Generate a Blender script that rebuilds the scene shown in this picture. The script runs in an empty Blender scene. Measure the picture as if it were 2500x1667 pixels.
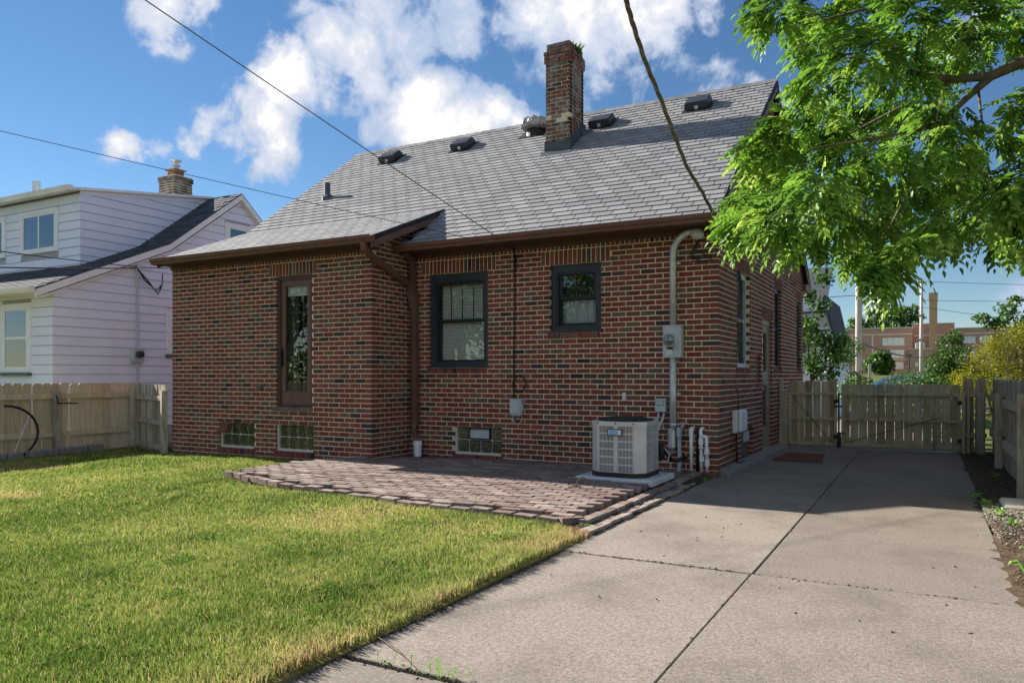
import bpy, math, random
import numpy as np
from mathutils import Vector, Matrix
random.seed(7); RNG = np.random.default_rng(7)
R = math.radians
scene = bpy.context.scene
COL = scene.collection
# ------------------------------------------------------------------ camera
cam = bpy.data.cameras.new('camera'); camo = bpy.data.objects.new('camera', cam); COL.objects.link(camo)
camo.location = (2.248, -9.416, 1.23)
camo.rotation_euler = (R(90), 0, math.atan(1010/1848))
cam.sensor_width = 36.0; cam.lens = 36.0*1848/2500
cam.shift_y = (917-833.5)/2500
cam.clip_start = 0.05; cam.clip_end = 3000
scene.camera = camo
CAM = Vector(camo.location)
# ------------------------------------------------------------------ view
scene.view_settings.view_transform = 'Standard'; scene.view_settings.look = 'None'
scene.view_settings.gamma = 1.0; scene.view_settings.exposure = 1.6
scene.view_settings.use_curve_mapping = False
scene.cycles.use_denoising = True
scene.cycles.max_bounces = 8; scene.cycles.transparent_max_bounces = 16
scene.cycles.caustics_reflective = False; scene.cycles.caustics_refractive = False
# ------------------------------------------------------------------ sun + sky
SUN = Vector((-1.86, 0.275, 1.0)).normalized()
sl = bpy.data.lights.new('sun', 'SUN'); sl.energy = 4.0; sl.angle = R(0.53); sl.color = (1.0, 0.94, 0.84)
so = bpy.data.objects.new('sun', sl); COL.objects.link(so)
so.rotation_euler = (-SUN).to_track_quat('-Z', 'Y').to_euler(); so.location = (-20, 5, 25)
world = bpy.data.worlds.new('World'); scene.world = world; world.use_nodes = True

def build_world():
    nt = world.node_tree; nt.nodes.clear(); N = nt.nodes.new; L = nt.links.new
    out = N('ShaderNodeOutputWorld'); bg = N('ShaderNodeBackground'); bg.inputs[1].default_value = 0.098
    sky = N('ShaderNodeTexSky'); sky.sky_type = 'NISHITA'; sky.sun_disc = False
    sky.sun_elevation = math.asin(SUN.z); sky.sun_rotation = math.atan2(SUN.x, SUN.y)
    sky.air_density = 1.0; sky.dust_density = 0.0; sky.ozone_density = 4.0; sky.altitude = 200
    tc = N('ShaderNodeTexCoord')
    # the photograph's deep polarised blue
    hs = N('ShaderNodeHueSaturation'); hs.inputs['Saturation'].default_value = 1.1; hs.inputs['Value'].default_value = 0.38
    L(sky.outputs[0], hs.inputs['Color'])
    def vm(op, a, b=None):
        n = N('ShaderNodeVectorMath'); n.operation = op
        L(a, n.inputs[0])
        if b is not None: n.inputs[1].default_value = b
        return n
    def mt(op, a, b):
        n = N('ShaderNodeMath'); n.operation = op
        for i, v in enumerate((a, b)):
            if isinstance(v, (int, float)): n.inputs[i].default_value = v
            else: L(v, n.inputs[i])
        return n.outputs[0]
    def mr(v, a, b, c, d, smooth=True):
        n = N('ShaderNodeMapRange'); n.interpolation_type = 'SMOOTHSTEP' if smooth else 'LINEAR'
        L(v, n.inputs['Value'])
        for k, x in zip(('From Min', 'From Max', 'To Min', 'To Max'), (a, b, c, d)): n.inputs[k].default_value = x
        return n.outputs['Result']
    direc = tc.outputs['Generated']
    # warp the direction a little so that cloud outlines billow
    nz = N('ShaderNodeTexNoise'); nz.inputs['Scale'].default_value = 9; nz.inputs['Detail'].default_value = 5; nz.inputs['Roughness'].default_value = 0.6
    L(direc, nz.inputs['Vector'])
    sub = vm('SUBTRACT', nz.outputs['Color'], (0.5, 0.5, 0.5)); sc = vm('SCALE', sub.outputs[0]); sc.inputs['Scale'].default_value = 0.09
    wd = N('ShaderNodeVectorMath'); wd.operation = 'ADD'; L(direc, wd.inputs[0]); L(sc.outputs[0], wd.inputs[1])
    acc = None
    for (c, r, s) in CLOUDS:
        d = vm('DISTANCE', wd.outputs[0], c)
        v = mt('MULTIPLY', mr(d.outputs['Value'], 0.0, r, 1.0, 0.0), s)
        acc = v if acc is None else mt('MAXIMUM', acc, v)
    # fair weather cumulus over the rest of the sky, more added to brighten shade
    n0 = N('ShaderNodeTexNoise'); n0.inputs['Scale'].default_value = 2.6; n0.inputs['Detail'].default_value = 3
    L(direc, n0.inputs['Vector'])
    acc = mt('MAXIMUM', acc, mr(n0.outputs['Fac'], 0.50, 0.66, 0.0, 1.0))
    n1 = N('ShaderNodeTexNoise'); n1.inputs['Scale'].default_value = 15; n1.inputs['Detail'].default_value = 12; n1.inputs['Roughness'].default_value = 0.6; n1.inputs['Distortion'].default_value = 0.25
    L(direc, n1.inputs['Vector'])
    dens = mt('ADD', acc, mt('MULTIPLY', mt('SUBTRACT', n1.outputs['Fac'], 0.5), 1.9))
    mask = mt('MULTIPLY', mr(dens, 0.14, 0.52, 0.0, 1.0), mr(acc, 0.0, 0.18, 0.0, 1.0))
    # cloud tone: thick = warm white, thin = blue grey
    n2 = N('ShaderNodeTexNoise'); n2.inputs['Scale'].default_value = 6; n2.inputs['Detail'].default_value = 6
    L(wd.outputs[0], n2.inputs['Vector'])
    t = mt('ADD', mr(dens, 0.35, 1.15, 0.0, 0.75), mr(n2.outputs['Fac'], 0.35, 0.68, -0.12, 0.25))
    cr = N('ShaderNodeValToRGB'); e = cr.color_ramp.elements
    e[0].position = 0.0; e[0].color = (1.7, 2.05, 2.7, 1); e[1].position = 0.85; e[1].color = (4.5, 4.25, 3.9, 1)
    m = cr.color_ramp.elements.new(0.4); m.color = (2.7, 2.8, 3.1, 1)
    L(t, cr.inputs[0])
    mix = N('ShaderNodeMix'); mix.data_type = 'RGBA'; L(mask, mix.inputs['Factor'])
    L(hs.outputs[0], mix.inputs['A']); L(cr.outputs[0], mix.inputs['B'])
    L(mix.outputs['Result'], bg.inputs[0]); L(bg.outputs[0], out.inputs[0])
CLOUDS = [  # direction, angular size, thickness
    ((-0.729, 0.558, 0.396), 0.058, 0.8), ((-0.712, 0.571, 0.409), 0.041, 0.6), ((-0.695, 0.65, 0.307), 0.07, 1), ((-0.669, 0.657, 0.348), 0.076, 1.05),
    ((-0.66, 0.654, 0.37), 0.043, 0.9), ((-0.715, 0.637, 0.287), 0.059, 0.8), ((-0.742, 0.606, 0.287), 0.043, 0.55), ((-0.703, 0.657, 0.271), 0.052, 0.5),
    ((-0.755, 0.594, 0.278), 0.036, 0.4), ((-0.603, 0.697, 0.388), 0.11, 0.62), ((-0.556, 0.722, 0.412), 0.139, 0.6), ((-0.507, 0.753, 0.419), 0.095, 0.5),
    ((-0.63, 0.692, 0.353), 0.089, 0.55), ((-0.596, 0.726, 0.343), 0.082, 0.6), ((-0.541, 0.768, 0.342), 0.083, 1.1), ((-0.521, 0.793, 0.316), 0.092, 1.15),
    ((-0.484, 0.811, 0.33), 0.054, 0.9), ((-0.546, 0.784, 0.296), 0.085, 1.1), ((-0.581, 0.755, 0.304), 0.061, 0.6), ((-0.459, 0.829, 0.321), 0.046, 0.7),
    ((-0.37, 0.831, 0.416), 0.118, 1.0), ((-0.402, 0.807, 0.432), 0.095, 1.05), ((-0.329, 0.845, 0.422), 0.095, 0.8), ((-0.274, 0.862, 0.426), 0.094, 0.75),
    ((-0.224, 0.875, 0.43), 0.078, 0.6), ((-0.356, 0.861, 0.364), 0.068, 0.5), ((-0.8, 0.537, 0.267), 0.042, 0.5), ((-0.782, 0.563, 0.269), 0.039, 0.42),
    ((-0.435, 0.817, 0.379), 0.06, 0.4), ((-0.264, 0.894, 0.363), 0.096, 0.36), ((0.067, 0.977, 0.204), 0.04, 0.5), ((0.027, 0.934, 0.357), 0.052, 0.4),
]
build_world()
# ------------------------------------------------------------------ mesh helpers
class MB:
    def __init__(s): s.v = []; s.f = []; s.t = []
    def add(s, vs, fs, tone=0.5):
        o = len(s.v); s.v.extend([tuple(p) for p in vs]); s.f.extend([tuple(i+o for i in f) for f in fs]); s.t.extend([tone]*len(fs)); return s
    def box(s, x0, x1, y0, y1, z0, z1, tone=0.5):
        x0, x1 = min(x0, x1), max(x0, x1); y0, y1 = min(y0, y1), max(y0, y1); z0, z1 = min(z0, z1), max(z0, z1)
        return s.add([(x0,y0,z0),(x1,y0,z0),(x1,y1,z0),(x0,y1,z0),(x0,y0,z1),(x1,y0,z1),(x1,y1,z1),(x0,y1,z1)],
              [(0,3,2,1),(4,5,6,7),(0,1,5,4),(1,2,6,5),(2,3,7,6),(3,0,4,7)], tone)
    def bbox(s, x0, x1, y0, y1, z0, z1, b=0.01, tone=0.5):   # box with chamfered edges
        x0, x1 = min(x0, x1), max(x0, x1); y0, y1 = min(y0, y1), max(y0, y1); z0, z1 = min(z0, z1), max(z0, z1)
        b = min(b, (x1-x0)*.45, (y1-y0)*.45, (z1-z0)*.45)
        vs = []; idx = {}
        for ix, x in enumerate((x0, x1)):
            for iy, y in enumerate((y0, y1)):
                for iz, z in enumerate((z0, z1)):
                    dx = b if ix == 0 else -b; dy = b if iy == 0 else -b; dz = b if iz == 0 else -b
                    idx[ix,iy,iz] = len(vs); vs += [(x, y+dy, z+dz), (x+dx, y, z+dz), (x+dx, y+dy, z)]
        I = lambda a, b_, c, k: idx[a,b_,c]+k
        fs = [(I(0,0,0,0),I(0,0,1,0),I(0,1,1,0),I(0,1,0,0)), (I(1,0,0,0),I(1,1,0,0),I(1,1,1,0),I(1,0,1,0)),
              (I(0,0,0,1),I(1,0,0,1),I(1,0,1,1),I(0,0,1,1)), (I(0,1,0,1),I(0,1,1,1),I(1,1,1,1),I(1,1,0,1)),
              (I(0,0,0,2),I(0,1,0,2),I(1,1,0,2),I(1,0,0,2)), (I(0,0,1,2),I(1,0,1,2),I(1,1,1,2),I(0,1,1,2))]
        for iy in (0,1):
            for iz in (0,1): fs.append((I(0,iy,iz,1),I(1,iy,iz,1),I(1,iy,iz,2),I(0,iy,iz,2)))
        for ix in (0,1):
            for iz in (0,1): fs.append((I(ix,0,iz,0),I(ix,1,iz,0),I(ix,1,iz,2),I(ix,0,iz,2)))
            for iy in (0,1): fs.append((I(ix,iy,0,0),I(ix,iy,1,0),I(ix,iy,1,1),I(ix,iy,0,1)))
        for a in (0,1):
            for b2 in (0,1):
                for c in (0,1): fs.append((I(a,b2,c,0),I(a,b2,c,1),I(a,b2,c,2)))
        return s.add(vs, fs, tone)
    def obox(s, c, u, v, w, tone=0.5):      # oriented box, half axes u v w
        c, u, v, w = Vector(c), Vector(u), Vector(v), Vector(w)
        vs = [c+u*a+v*b+w*d for d in (-1,1) for (a,b) in ((-1,-1),(1,-1),(1,1),(-1,1))]
        return s.add(vs, [(0,3,2,1),(4,5,6,7),(0,1,5,4),(1,2,6,5),(2,3,7,6),(3,0,4,7)], tone)
    def prism(s, pts, ext, tone=0.5):
        n = len(pts); ext = Vector(ext); a = [Vector(p) for p in pts]
        fs = [tuple(range(n))[::-1], tuple(range(n, 2*n))] + [(i, (i+1) % n, n+(i+1) % n, n+i) for i in range(n)]
        return s.add(a+[p+ext for p in a], fs, tone)
    def tube(s, path, r, n=8, tone=0.5, cap=True):
        P = [Vector(p) for p in path]; rs = r if isinstance(r, (list, tuple)) else [r]*len(P)
        vs = []; prev = None
        for i, p in enumerate(P):
            d = (P[min(i+1, len(P)-1)]-P[max(i-1, 0)])
            d = d.normalized() if d.length > 1e-9 else Vector((0,0,1))
            if prev is None:
                a = d.orthogonal().normalized()
            else:
                a = prev-d*prev.dot(d); a = a.normalized() if a.length > 1e-6 else d.orthogonal().normalized()
            prev = a; b = d.cross(a)
            for k in range(n):
                t = 2*math.pi*k/n; vs.append(p+(a*math.cos(t)+b*math.sin(t))*rs[i])
        fs = [(i*n+k, i*n+(k+1) % n, (i+1)*n+(k+1) % n, (i+1)*n+k) for i in range(len(P)-1) for k in range(n)]
        if cap: fs += [tuple(range(n))[::-1], tuple(range((len(P)-1)*n, len(P)*n))]
        return s.add(vs, fs, tone)
    def lathe(s, prof, c, axis=(0,0,1), n=20, tone=0.5):   # prof: (radius, height along axis)
        c = Vector(c); ax = Vector(axis).normalized(); a = ax.orthogonal().normalized(); b = ax.cross(a)
        vs = [c+ax*h+(a*math.cos(2*math.pi*k/n)+b*math.sin(2*math.pi*k/n))*max(r, 1e-4) for r, h in prof for k in range(n)]
        m = len(prof)
        fs = [(i*n+k, i*n+(k+1) % n, (i+1)*n+(k+1) % n, (i+1)*n+k) for i in range(m-1) for k in range(n)]
        fs += [tuple(range(n))[::-1], tuple(range((m-1)*n, m*n))]
        return s.add(vs, fs, tone)

def wloc(o):
    l = Vector((0,0,0))
    while o is not None: l = l+o.location; o = o.parent
    return l
def finish(me, mat, tones=None, smooth=False):
    if mat is not None: me.materials.append(mat)
    if tones is not None:
        a = me.attributes.new('tone', 'FLOAT', 'FACE'); a.data.foreach_set('value', np.asarray(tones, dtype=np.float32))
    if smooth: me.polygons.foreach_set('use_smooth', [True]*len(me.polygons))
    me.update()
def fixn(me):
    import bmesh
    bm = bmesh.new(); bm.from_mesh(me); bmesh.ops.recalc_face_normals(bm, faces=bm.faces); bm.to_mesh(me); bm.free()
def obj(name, mb, mat, parent=None, smooth=False, kind=None, label=None, normals=True):
    """mb holds world coordinates; the object hangs under parent without moving"""
    off = wloc(parent) if parent is not None else Vector((0,0,0))
    me = bpy.data.meshes.new(name)
    me.from_pydata([(p[0]-off.x, p[1]-off.y, p[2]-off.z) for p in mb.v], [], mb.f)
    if normals and len(mb.f) < 60000: fixn(me)
    finish(me, mat, mb.t, smooth)
    o = bpy.data.objects.new(name, me); COL.objects.link(o); o.parent = parent
    if kind: o['kind'] = kind
    if label: o['label'] = label
    return o
def single(name, label, cat, mb, mat, loc=None, group=None, smooth=False, kind=None):
    """a thing that is one mesh, its origin at its base"""
    A = np.array([tuple(p) for p in mb.v]); c = Vector(((A[:,0].min()+A[:,0].max())/2, (A[:,1].min()+A[:,1].max())/2, A[:,2].min())) if loc is None else Vector(loc)
    me = bpy.data.meshes.new(name); me.from_pydata((A-np.array(c)).tolist(), [], mb.f); fixn(me); finish(me, mat, mb.t, smooth)
    o = bpy.data.objects.new(name, me); COL.objects.link(o); o.location = c
    tag(o, label, cat, group, kind); return o
def tag(o, label=None, cat=None, group=None, kind=None):
    if label: o['label'] = label
    if cat: o['category'] = cat
    if group: o['group'] = group
    if kind: o['kind'] = kind
    return o
def thing(name, label, cat, loc, group=None):
    o = bpy.data.objects.new(name, None); COL.objects.link(o); o.location = loc; o.empty_display_size = 0.2
    return tag(o, label, cat, group)
def npmesh(name, V, F, mat, tones=None, parent=None, smooth=False, kind=None):
    off = np.array(wloc(parent)) if parent is not None else np.zeros(3)
    V = np.asarray(V, dtype=np.float32)-off; F = np.asarray(F, dtype=np.int32); k = F.shape[1]
    me = bpy.data.meshes.new(name); me.vertices.add(len(V)); me.vertices.foreach_set('co', V.astype(np.float32).ravel())
    me.loops.add(F.size); me.loops.foreach_set('vertex_index', F.ravel())
    me.polygons.add(len(F)); me.polygons.foreach_set('loop_start', np.arange(0, F.size, k, dtype=np.int32))
    me.polygons.foreach_set('loop_total', np.full(len(F), k, dtype=np.int32)); me.update(calc_edges=True)
    finish(me, mat, tones, smooth)
    o = bpy.data.objects.new(name, me); COL.objects.link(o); o.parent = parent
    if kind: o['kind'] = kind
    return o
def inst(name, me, loc, parent):
    o = bpy.data.objects.new(name, me); COL.objects.link(o); o.parent = parent; o.location = Vector(loc)-wloc(parent); return o

# ------------------------------------------------------------------ materials
def S(r, g, b):
    f = lambda c: (c/255/12.92) if c/255 <= 0.04045 else ((c/255+0.055)/1.055)**2.4
    return (f(r), f(g), f(b), 1.0)
def pmat(name, c1, c2=None, scale=4, rough=0.75, metal=0.0, bump=0.0, bscale=60, stretch=(1,1,1), tone=None, tmul=(0.85,1.15), stain=None, spec=0.4, detail=6, trans=0.0, lo=0.35, hi=0.65, const=True, coat=0.0):
    m = bpy.data.materials.new(name); m.use_nodes = True; nt = m.node_tree; N = nt.nodes.new; L = nt.links.new
    p = nt.nodes['Principled BSDF']; p.inputs['Roughness'].default_value = rough; p.inputs['Metallic'].default_value = metal
    p.inputs['Specular IOR Level'].default_value = spec
    if coat: p.inputs['Coat Weight'].default_value = coat
    geo = N('ShaderNodeNewGeometry'); mp = N('ShaderNodeMapping'); mp.inputs['Scale'].default_value = stretch; L(geo.outputs['Position'], mp.inputs['Vector'])
    nz = N('ShaderNodeTexNoise'); nz.inputs['Scale'].default_value = scale; nz.inputs['Detail'].default_value = detail; nz.inputs['Roughness'].default_value = 0.65; L(mp.outputs[0], nz.inputs['Vector'])
    cr = N('ShaderNodeValToRGB'); cr.color_ramp.elements[0].position = lo; cr.color_ramp.elements[1].position = hi
    L(nz.outputs['Fac'], cr.inputs[0])
    if tone is None:
        cr.color_ramp.elements[0].color = c1; cr.color_ramp.elements[1].color = c2 or c1; col = cr.outputs[0]
    else:
        a, b = tmul; cr.color_ramp.elements[0].color = (a,a,a,1); cr.color_ramp.elements[1].color = (b,b,b,1)
        at = N('ShaderNodeAttribute'); at.attribute_name = 'tone'
        tr = N('ShaderNodeValToRGB'); tr.color_ramp.interpolation = 'CONSTANT' if const else 'LINEAR'
        for i, (pos, c) in enumerate(tone):
            e = tr.color_ramp.elements[i] if i < 2 else tr.color_ramp.elements.new(pos)
            e.position = pos; e.color = c
        L(at.outputs['Fac'], tr.inputs[0])
        mx = N('ShaderNodeMix'); mx.data_type = 'RGBA'; mx.blend_type = 'MULTIPLY'; mx.inputs['Factor'].default_value = 1.0
        L(tr.outputs[0], mx.inputs['A']); L(cr.outputs[0], mx.inputs['B']); col = mx.outputs['Result']
    if stain:      # (colour, scale, low, high, stretch, strength)
        sc, ss, sa, sb, sst, sk = stain
        m2 = N('ShaderNodeMapping'); m2.inputs['Scale'].default_value = sst; L(geo.outputs['Position'], m2.inputs['Vector'])
        n2 = N('ShaderNodeTexNoise'); n2.inputs['Scale'].default_value = ss; n2.inputs['Detail'].default_value = 7; n2.inputs['Roughness'].default_value = 0.7; L(m2.outputs[0], n2.inputs['Vector'])
        r2 = N('ShaderNodeMapRange'); L(n2.outputs['Fac'], r2.inputs['Value'])
        for k, x in zip(('From Min','From Max','To Min','To Max'), (sa, sb, 0, sk)): r2.inputs[k].default_value = x
        m3 = N('ShaderNodeMix'); m3.data_type = 'RGBA'; L(r2.outputs[0], m3.inputs['Factor']); L(col, m3.inputs['A']); m3.inputs['B'].default_value = sc; col = m3.outputs['Result']
    L(col, p.inputs['Base Color'])
    if bump:
        n3 = N('ShaderNodeTexNoise'); n3.inputs['Scale'].default_value = bscale; n3.inputs['Detail'].default_value = 5; L(mp.outputs[0], n3.inputs['Vector'])
        bp = N('ShaderNodeBump'); bp.inputs['Strength'].default_value = bump; bp.inputs['Distance'].default_value = 0.01; L(n3.outputs['Fac'], bp.inputs['Height']); L(bp.outputs[0], p.inputs['Normal'])
    if trans:
        tl = N('ShaderNodeBsdfTranslucent'); L(col, tl.inputs[0]); ms = N('ShaderNodeMixShader'); ms.inputs[0].default_value = trans
        L(p.outputs[0], ms.inputs[1]); L(tl.outputs[0], ms.inputs[2]); L(ms.outputs[0], nt.nodes['Material Output'].inputs[0])
    return m
def glassmat(name, tint=(0.8,0.85,0.85,1), ior=1.6, rough=0.0, bump=0.0, mul=1.0):
    m = bpy.data.materials.new(name); m.use_nodes = True; nt = m.node_tree; N = nt.nodes.new; L = nt.links.new; nt.nodes.clear()
    o = N('ShaderNodeOutputMaterial'); t = N('ShaderNodeBsdfTransparent'); t.inputs[0].default_value = tint; g = N('ShaderNodeBsdfGlossy'); g.inputs['Roughness'].default_value = rough
    fr = N('ShaderNodeLayerWeight'); fr.inputs['Blend'].default_value = 0.5; f0 = ((ior-1)/(ior+1))**2
    pw = N('ShaderNodeMath'); pw.operation = 'POWER'; pw.inputs[1].default_value = 4.0; L(fr.outputs['Facing'], pw.inputs[0])
    ma = N('ShaderNodeMath'); ma.operation = 'MULTIPLY_ADD'; ma.use_clamp = True; ma.inputs[1].default_value = 1-f0*mul; ma.inputs[2].default_value = f0*mul
    mx = N('ShaderNodeMixShader'); L(pw.outputs[0], ma.inputs[0]); L(ma.outputs[0], mx.inputs[0]); L(t.outputs[0], mx.inputs[1]); L(g.outputs[0], mx.inputs[2]); L(mx.outputs[0], o.inputs[0])
    if bump:
        geo = N('ShaderNodeNewGeometry'); n = N('ShaderNodeTexNoise'); n.inputs['Scale'].default_value = bump; n.inputs['Detail'].default_value = 1; L(geo.outputs['Position'], n.inputs['Vector'])
        b = N('ShaderNodeBump'); b.inputs['Strength'].default_value = 0.35; b.inputs['Distance'].default_value = 0.01; L(n.outputs['Fac'], b.inputs['Height']); L(b.outputs[0], g.inputs['Normal']); L(b.outputs[0], fr.inputs['Normal'])
    return m

BT = [(0.0, S(128,69,60)), (0.12, S(136,77,67)), (0.24, S(119,63,55)), (0.36, S(132,75,62)), (0.50, S(116,71,63)), (0.60, S(124,85,77)), (0.68, S(108,66,61)), (0.76, S(114,92,81)), (0.83, S(101,85,74)), (0.88, S(90,71,68)), (0.935, S(72,59,64)), (0.972, S(55,49,55))]
M = {}
M['brick'] = pmat('brick', None, tone=BT, tmul=(0.72,1.28), scale=22, bump=0.5, bscale=150, rough=0.88, spec=0.25, stain=(S(165,155,140), 3.5, 0.6, 0.8, (1,1,2.2), 0.5))
M['mortar'] = pmat('mortar', S(218,202,168), S(238,224,192), scale=9, rough=0.95, bump=0.5, bscale=200, spec=0.1, stain=(S(150,134,112), 2.2, 0.55, 0.8, (1,1,1.6), 0.6))
M['chimney_brick'] = pmat('chimney_brick', None, tone=BT, tmul=(0.7,1.2), scale=18, bump=0.6, bscale=120, rough=0.9, spec=0.2, stain=(S(175,170,165), 5, 0.44, 0.66, (1,1,0.8), 0.7))
M['shingle'] = pmat('shingle', None, tone=[(0, S(116,116,118)), (0.25, S(129,129,132)), (0.5, S(139,139,142)), (0.75, S(152,152,153)), (0.9, S(125,122,122))], const=False, tmul=(0.62,1.38), scale=150, detail=3, rough=0.92, bump=0.35, bscale=300, spec=0.2, stain=(S(104,104,108), 0.7, 0.55, 0.85, (1,2,1), 0.25))
M['deck'] = pmat('deck', S(44,44,48), S(60,60,64), scale=6, rough=0.95)
M['dark_shingle'] = pmat('dark_shingle', None, tone=[(0, S(64,68,76)), (1, S(92,96,104))], const=False, tmul=(0.7,1.3), scale=120, rough=0.92, spec=0.2)
M['brown_metal'] = pmat('brown_metal', S(103,73,64), S(116,85,73), scale=3, rough=0.5, spec=0.4, stain=(S(78,58,53), 4, 0.55, 0.8, (1,1,0.5), 0.5))
M['brown_dark'] = pmat('brown_dark', S(77,58,51), S(90,66,60), scale=3, rough=0.6)
M['slate_frame'] = pmat('slate_frame', S(44,50,58), S(54,60,68), scale=3, rough=0.5)
M['black_frame'] = pmat('black_frame', S(26,28,32), S(34,36,40), scale=5, rough=0.45)
M['glass'] = glassmat('glass', (0.9,0.93,0.92,1), 1.5, 0.0, 0, 2.6)
M['glass_block'] = glassmat('glass_block', (0.30,0.34,0.28,1), 1.6, 0.06, 38, 2.0)
M['house_glass'] = glassmat('house_glass', (0.5,0.56,0.62,1), 1.6, 0.0, 0, 3.0)
M['blind'] = pmat('blind', S(232,228,214), S(244,240,228), scale=8, rough=0.6)
M['curtain'] = pmat('curtain', S(200,202,206), S(232,233,235), scale=30, stretch=(1,1,0.05), rough=0.9)
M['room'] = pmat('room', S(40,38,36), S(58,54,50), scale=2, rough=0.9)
M['white_paint'] = pmat('white_paint', S(230,232,235), S(243,244,245), scale=2, rough=0.55, stain=(S(197,197,193), 2, 0.6, 0.85, (1,1,0.3), 0.4))
M['siding'] = pmat('siding', S(224,231,247), S(232,238,250), scale=1.2, rough=0.5, stain=(S(213,214,216), 3, 0.55, 0.85, (1,1,0.25), 0.5))
M['green_sill'] = pmat('green_sill', S(60,96,84), S(72,108,96), scale=5, rough=0.5)
M['fence_tan'] = pmat('fence_tan', None, tone=[(0, S(194,176,144)), (0.5, S(210,193,160)), (1, S(227,211,181))], const=False, tmul=(0.82,1.12), scale=26, stretch=(1,1,0.07), rough=0.85, bump=0.25, bscale=60, spec=0.2, stain=(S(93,81,65), 4.2, 0.6, 0.74, (2.2,2.2,0.55), 0.75))
M['fence_grey'] = pmat('fence_grey', None, tone=[(0, S(157,147,126)), (0.5, S(183,173,150)), (1, S(204,193,171))], const=False, tmul=(0.72,1.15), scale=26, stretch=(1,1,0.07), rough=0.9, bump=0.3, bscale=60, spec=0.15, stain=(S(74,66,53), 4, 0.5, 0.72, (2,2,0.5), 0.75))
M['gate_wood'] = pmat('gate_wood', None, tone=[(0, S(165,150,121)), (0.5, S(184,170,138)), (1, S(201,187,156))], const=False, tmul=(0.75,1.12), scale=24, stretch=(1,1,0.06), rough=0.85, bump=0.25, bscale=60, spec=0.2, stain=(S(72,64,52), 3.6, 0.52, 0.76, (2.4,2.4,0.45), 0.7))
M['concrete'] = pmat('concrete', None, tone=[(0, S(128,119,110)), (1, S(152,142,132))], const=False, tmul=(0.6,1.36), scale=48, detail=9, rough=0.92, bump=0.35, bscale=120, spec=0.2, lo=0.3, hi=0.7, stain=(S(87,79,69), 1.1, 0.45, 0.76, (1,1,1), 0.7))
M['concrete_old'] = pmat('concrete_old', S(129,121,109), S(160,150,137), scale=34, detail=9, rough=0.92, bump=0.35, bscale=120, spec=0.2, lo=0.3, hi=0.7, stain=(S(96,89,80), 0.9, 0.48, 0.78, (1,1,1), 0.65))
M['concrete_block'] = pmat('concrete_block', S(120,118,112), S(150,148,142), scale=20, rough=0.95, bump=0.5, bscale=90, spec=0.1)
M['pad'] = pmat('pad', S(188,192,196), S(204,208,212), scale=12, rough=0.85, bump=0.1)
M['soil'] = pmat('soil', S(58,48,38), S(96,82,66), scale=16, rough=0.97, bump=0.9, bscale=50, spec=0.1)
M['thatch'] = pmat('thatch', S(92,94,46), S(140,127,77), scale=7, detail=8, rough=0.97, bump=0.8, bscale=70, spec=0.05)
M['gravel'] = pmat('gravel', None, tone=[(0, S(96,92,86)), (0.4, S(134,130,122)), (0.8, S(160,156,148)), (0.95, S(120,96,76))], tmul=(0.8,1.15), scale=60, rough=0.9, spec=0.2)
M['ground'] = pmat('ground', S(72,82,44), S(104,106,62), scale=0.6, rough=0.97, spec=0.05)
M['asphalt'] = pmat('asphalt', S(84,84,86), S(104,104,104), scale=40, rough=0.9, bump=0.3, bscale=150)
M['paver'] = pmat('paver', None, tone=[(0, S(130,110,103)), (0.2, S(141,121,113)), (0.4, S(151,134,126)), (0.6, S(136,123,117)), (0.8, S(163,148,138)), (0.935, S(121,111,107))], tmul=(0.7,1.2), scale=16, rough=0.92, bump=0.6, bscale=90, spec=0.15, stain=(S(94,87,79), 2.2, 0.5, 0.75, (1,1,1), 0.6))
M['dark_stone'] = pmat('dark_stone', S(92,88,82), S(122,116,106), scale=14, rough=0.92, bump=0.5, bscale=70, spec=0.15)
M['galv'] = pmat('galv', S(186,190,192), S(212,215,216), scale=10, rough=0.4, metal=0.35, stain=(S(130,130,128), 6, 0.55, 0.8, (1,1,0.4), 0.5))
M['grey_box'] = pmat('grey_box', S(172,182,186), S(188,197,200), scale=6, rough=0.5)
M['ac_metal'] = pmat('ac_metal', S(191,191,191), S(207,207,207), scale=4, rough=0.42, metal=0.3)
M['ac_dark'] = pmat('ac_dark', S(30,31,33), S(42,43,45), scale=8, rough=0.6)
M['black'] = pmat('black', S(22,22,23), S(34,34,35), scale=12, rough=0.5)
M['cable_grey'] = pmat('cable_grey', S(84,76,72), S(132,122,114), scale=30, rough=0.7)
M['pvc'] = pmat('pvc', S(226,228,228), S(238,238,238), scale=6, rough=0.4)
M['white_plastic'] = pmat('white_plastic', S(208,210,212), S(222,224,226), scale=5, rough=0.45)
M['badge_blue'] = pmat('badge_blue', S(70,150,205), S(80,160,215), scale=5, rough=0.4)
M['rust'] = pmat('rust', S(96,62,50), S(124,82,66), scale=12, rough=0.85, bump=0.3)
M['clay'] = pmat('clay', S(141,103,84), S(158,120,100), scale=10, rough=0.85, bump=0.3)
M['lead'] = pmat('lead', S(66,72,80), S(84,90,98), scale=4, rough=0.5, stain=(S(170,172,176), 5, 0.6, 0.8, (3,3,0.5), 0.6))
M['vent_black'] = pmat('vent_black', S(44,48,54), S(56,60,66), scale=6, rough=0.42)
M['plastic_wrap'] = pmat('plastic_wrap', S(120,120,124), S(186,186,190), scale=14, rough=0.35, bump=0.8, bscale=30)
M['bark'] = pmat('bark', S(84,72,60), S(126,112,96), scale=14, stretch=(1,1,0.3), rough=0.95, bump=0.8, bscale=40, spec=0.1)
M['pole'] = pmat('pole', S(170,164,154), S(200,194,184), scale=10, stretch=(3,3,0.25), rough=0.9, stain=(S(120,112,100), 1.2, 0.5, 0.8, (4,4,0.3), 0.5))
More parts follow.
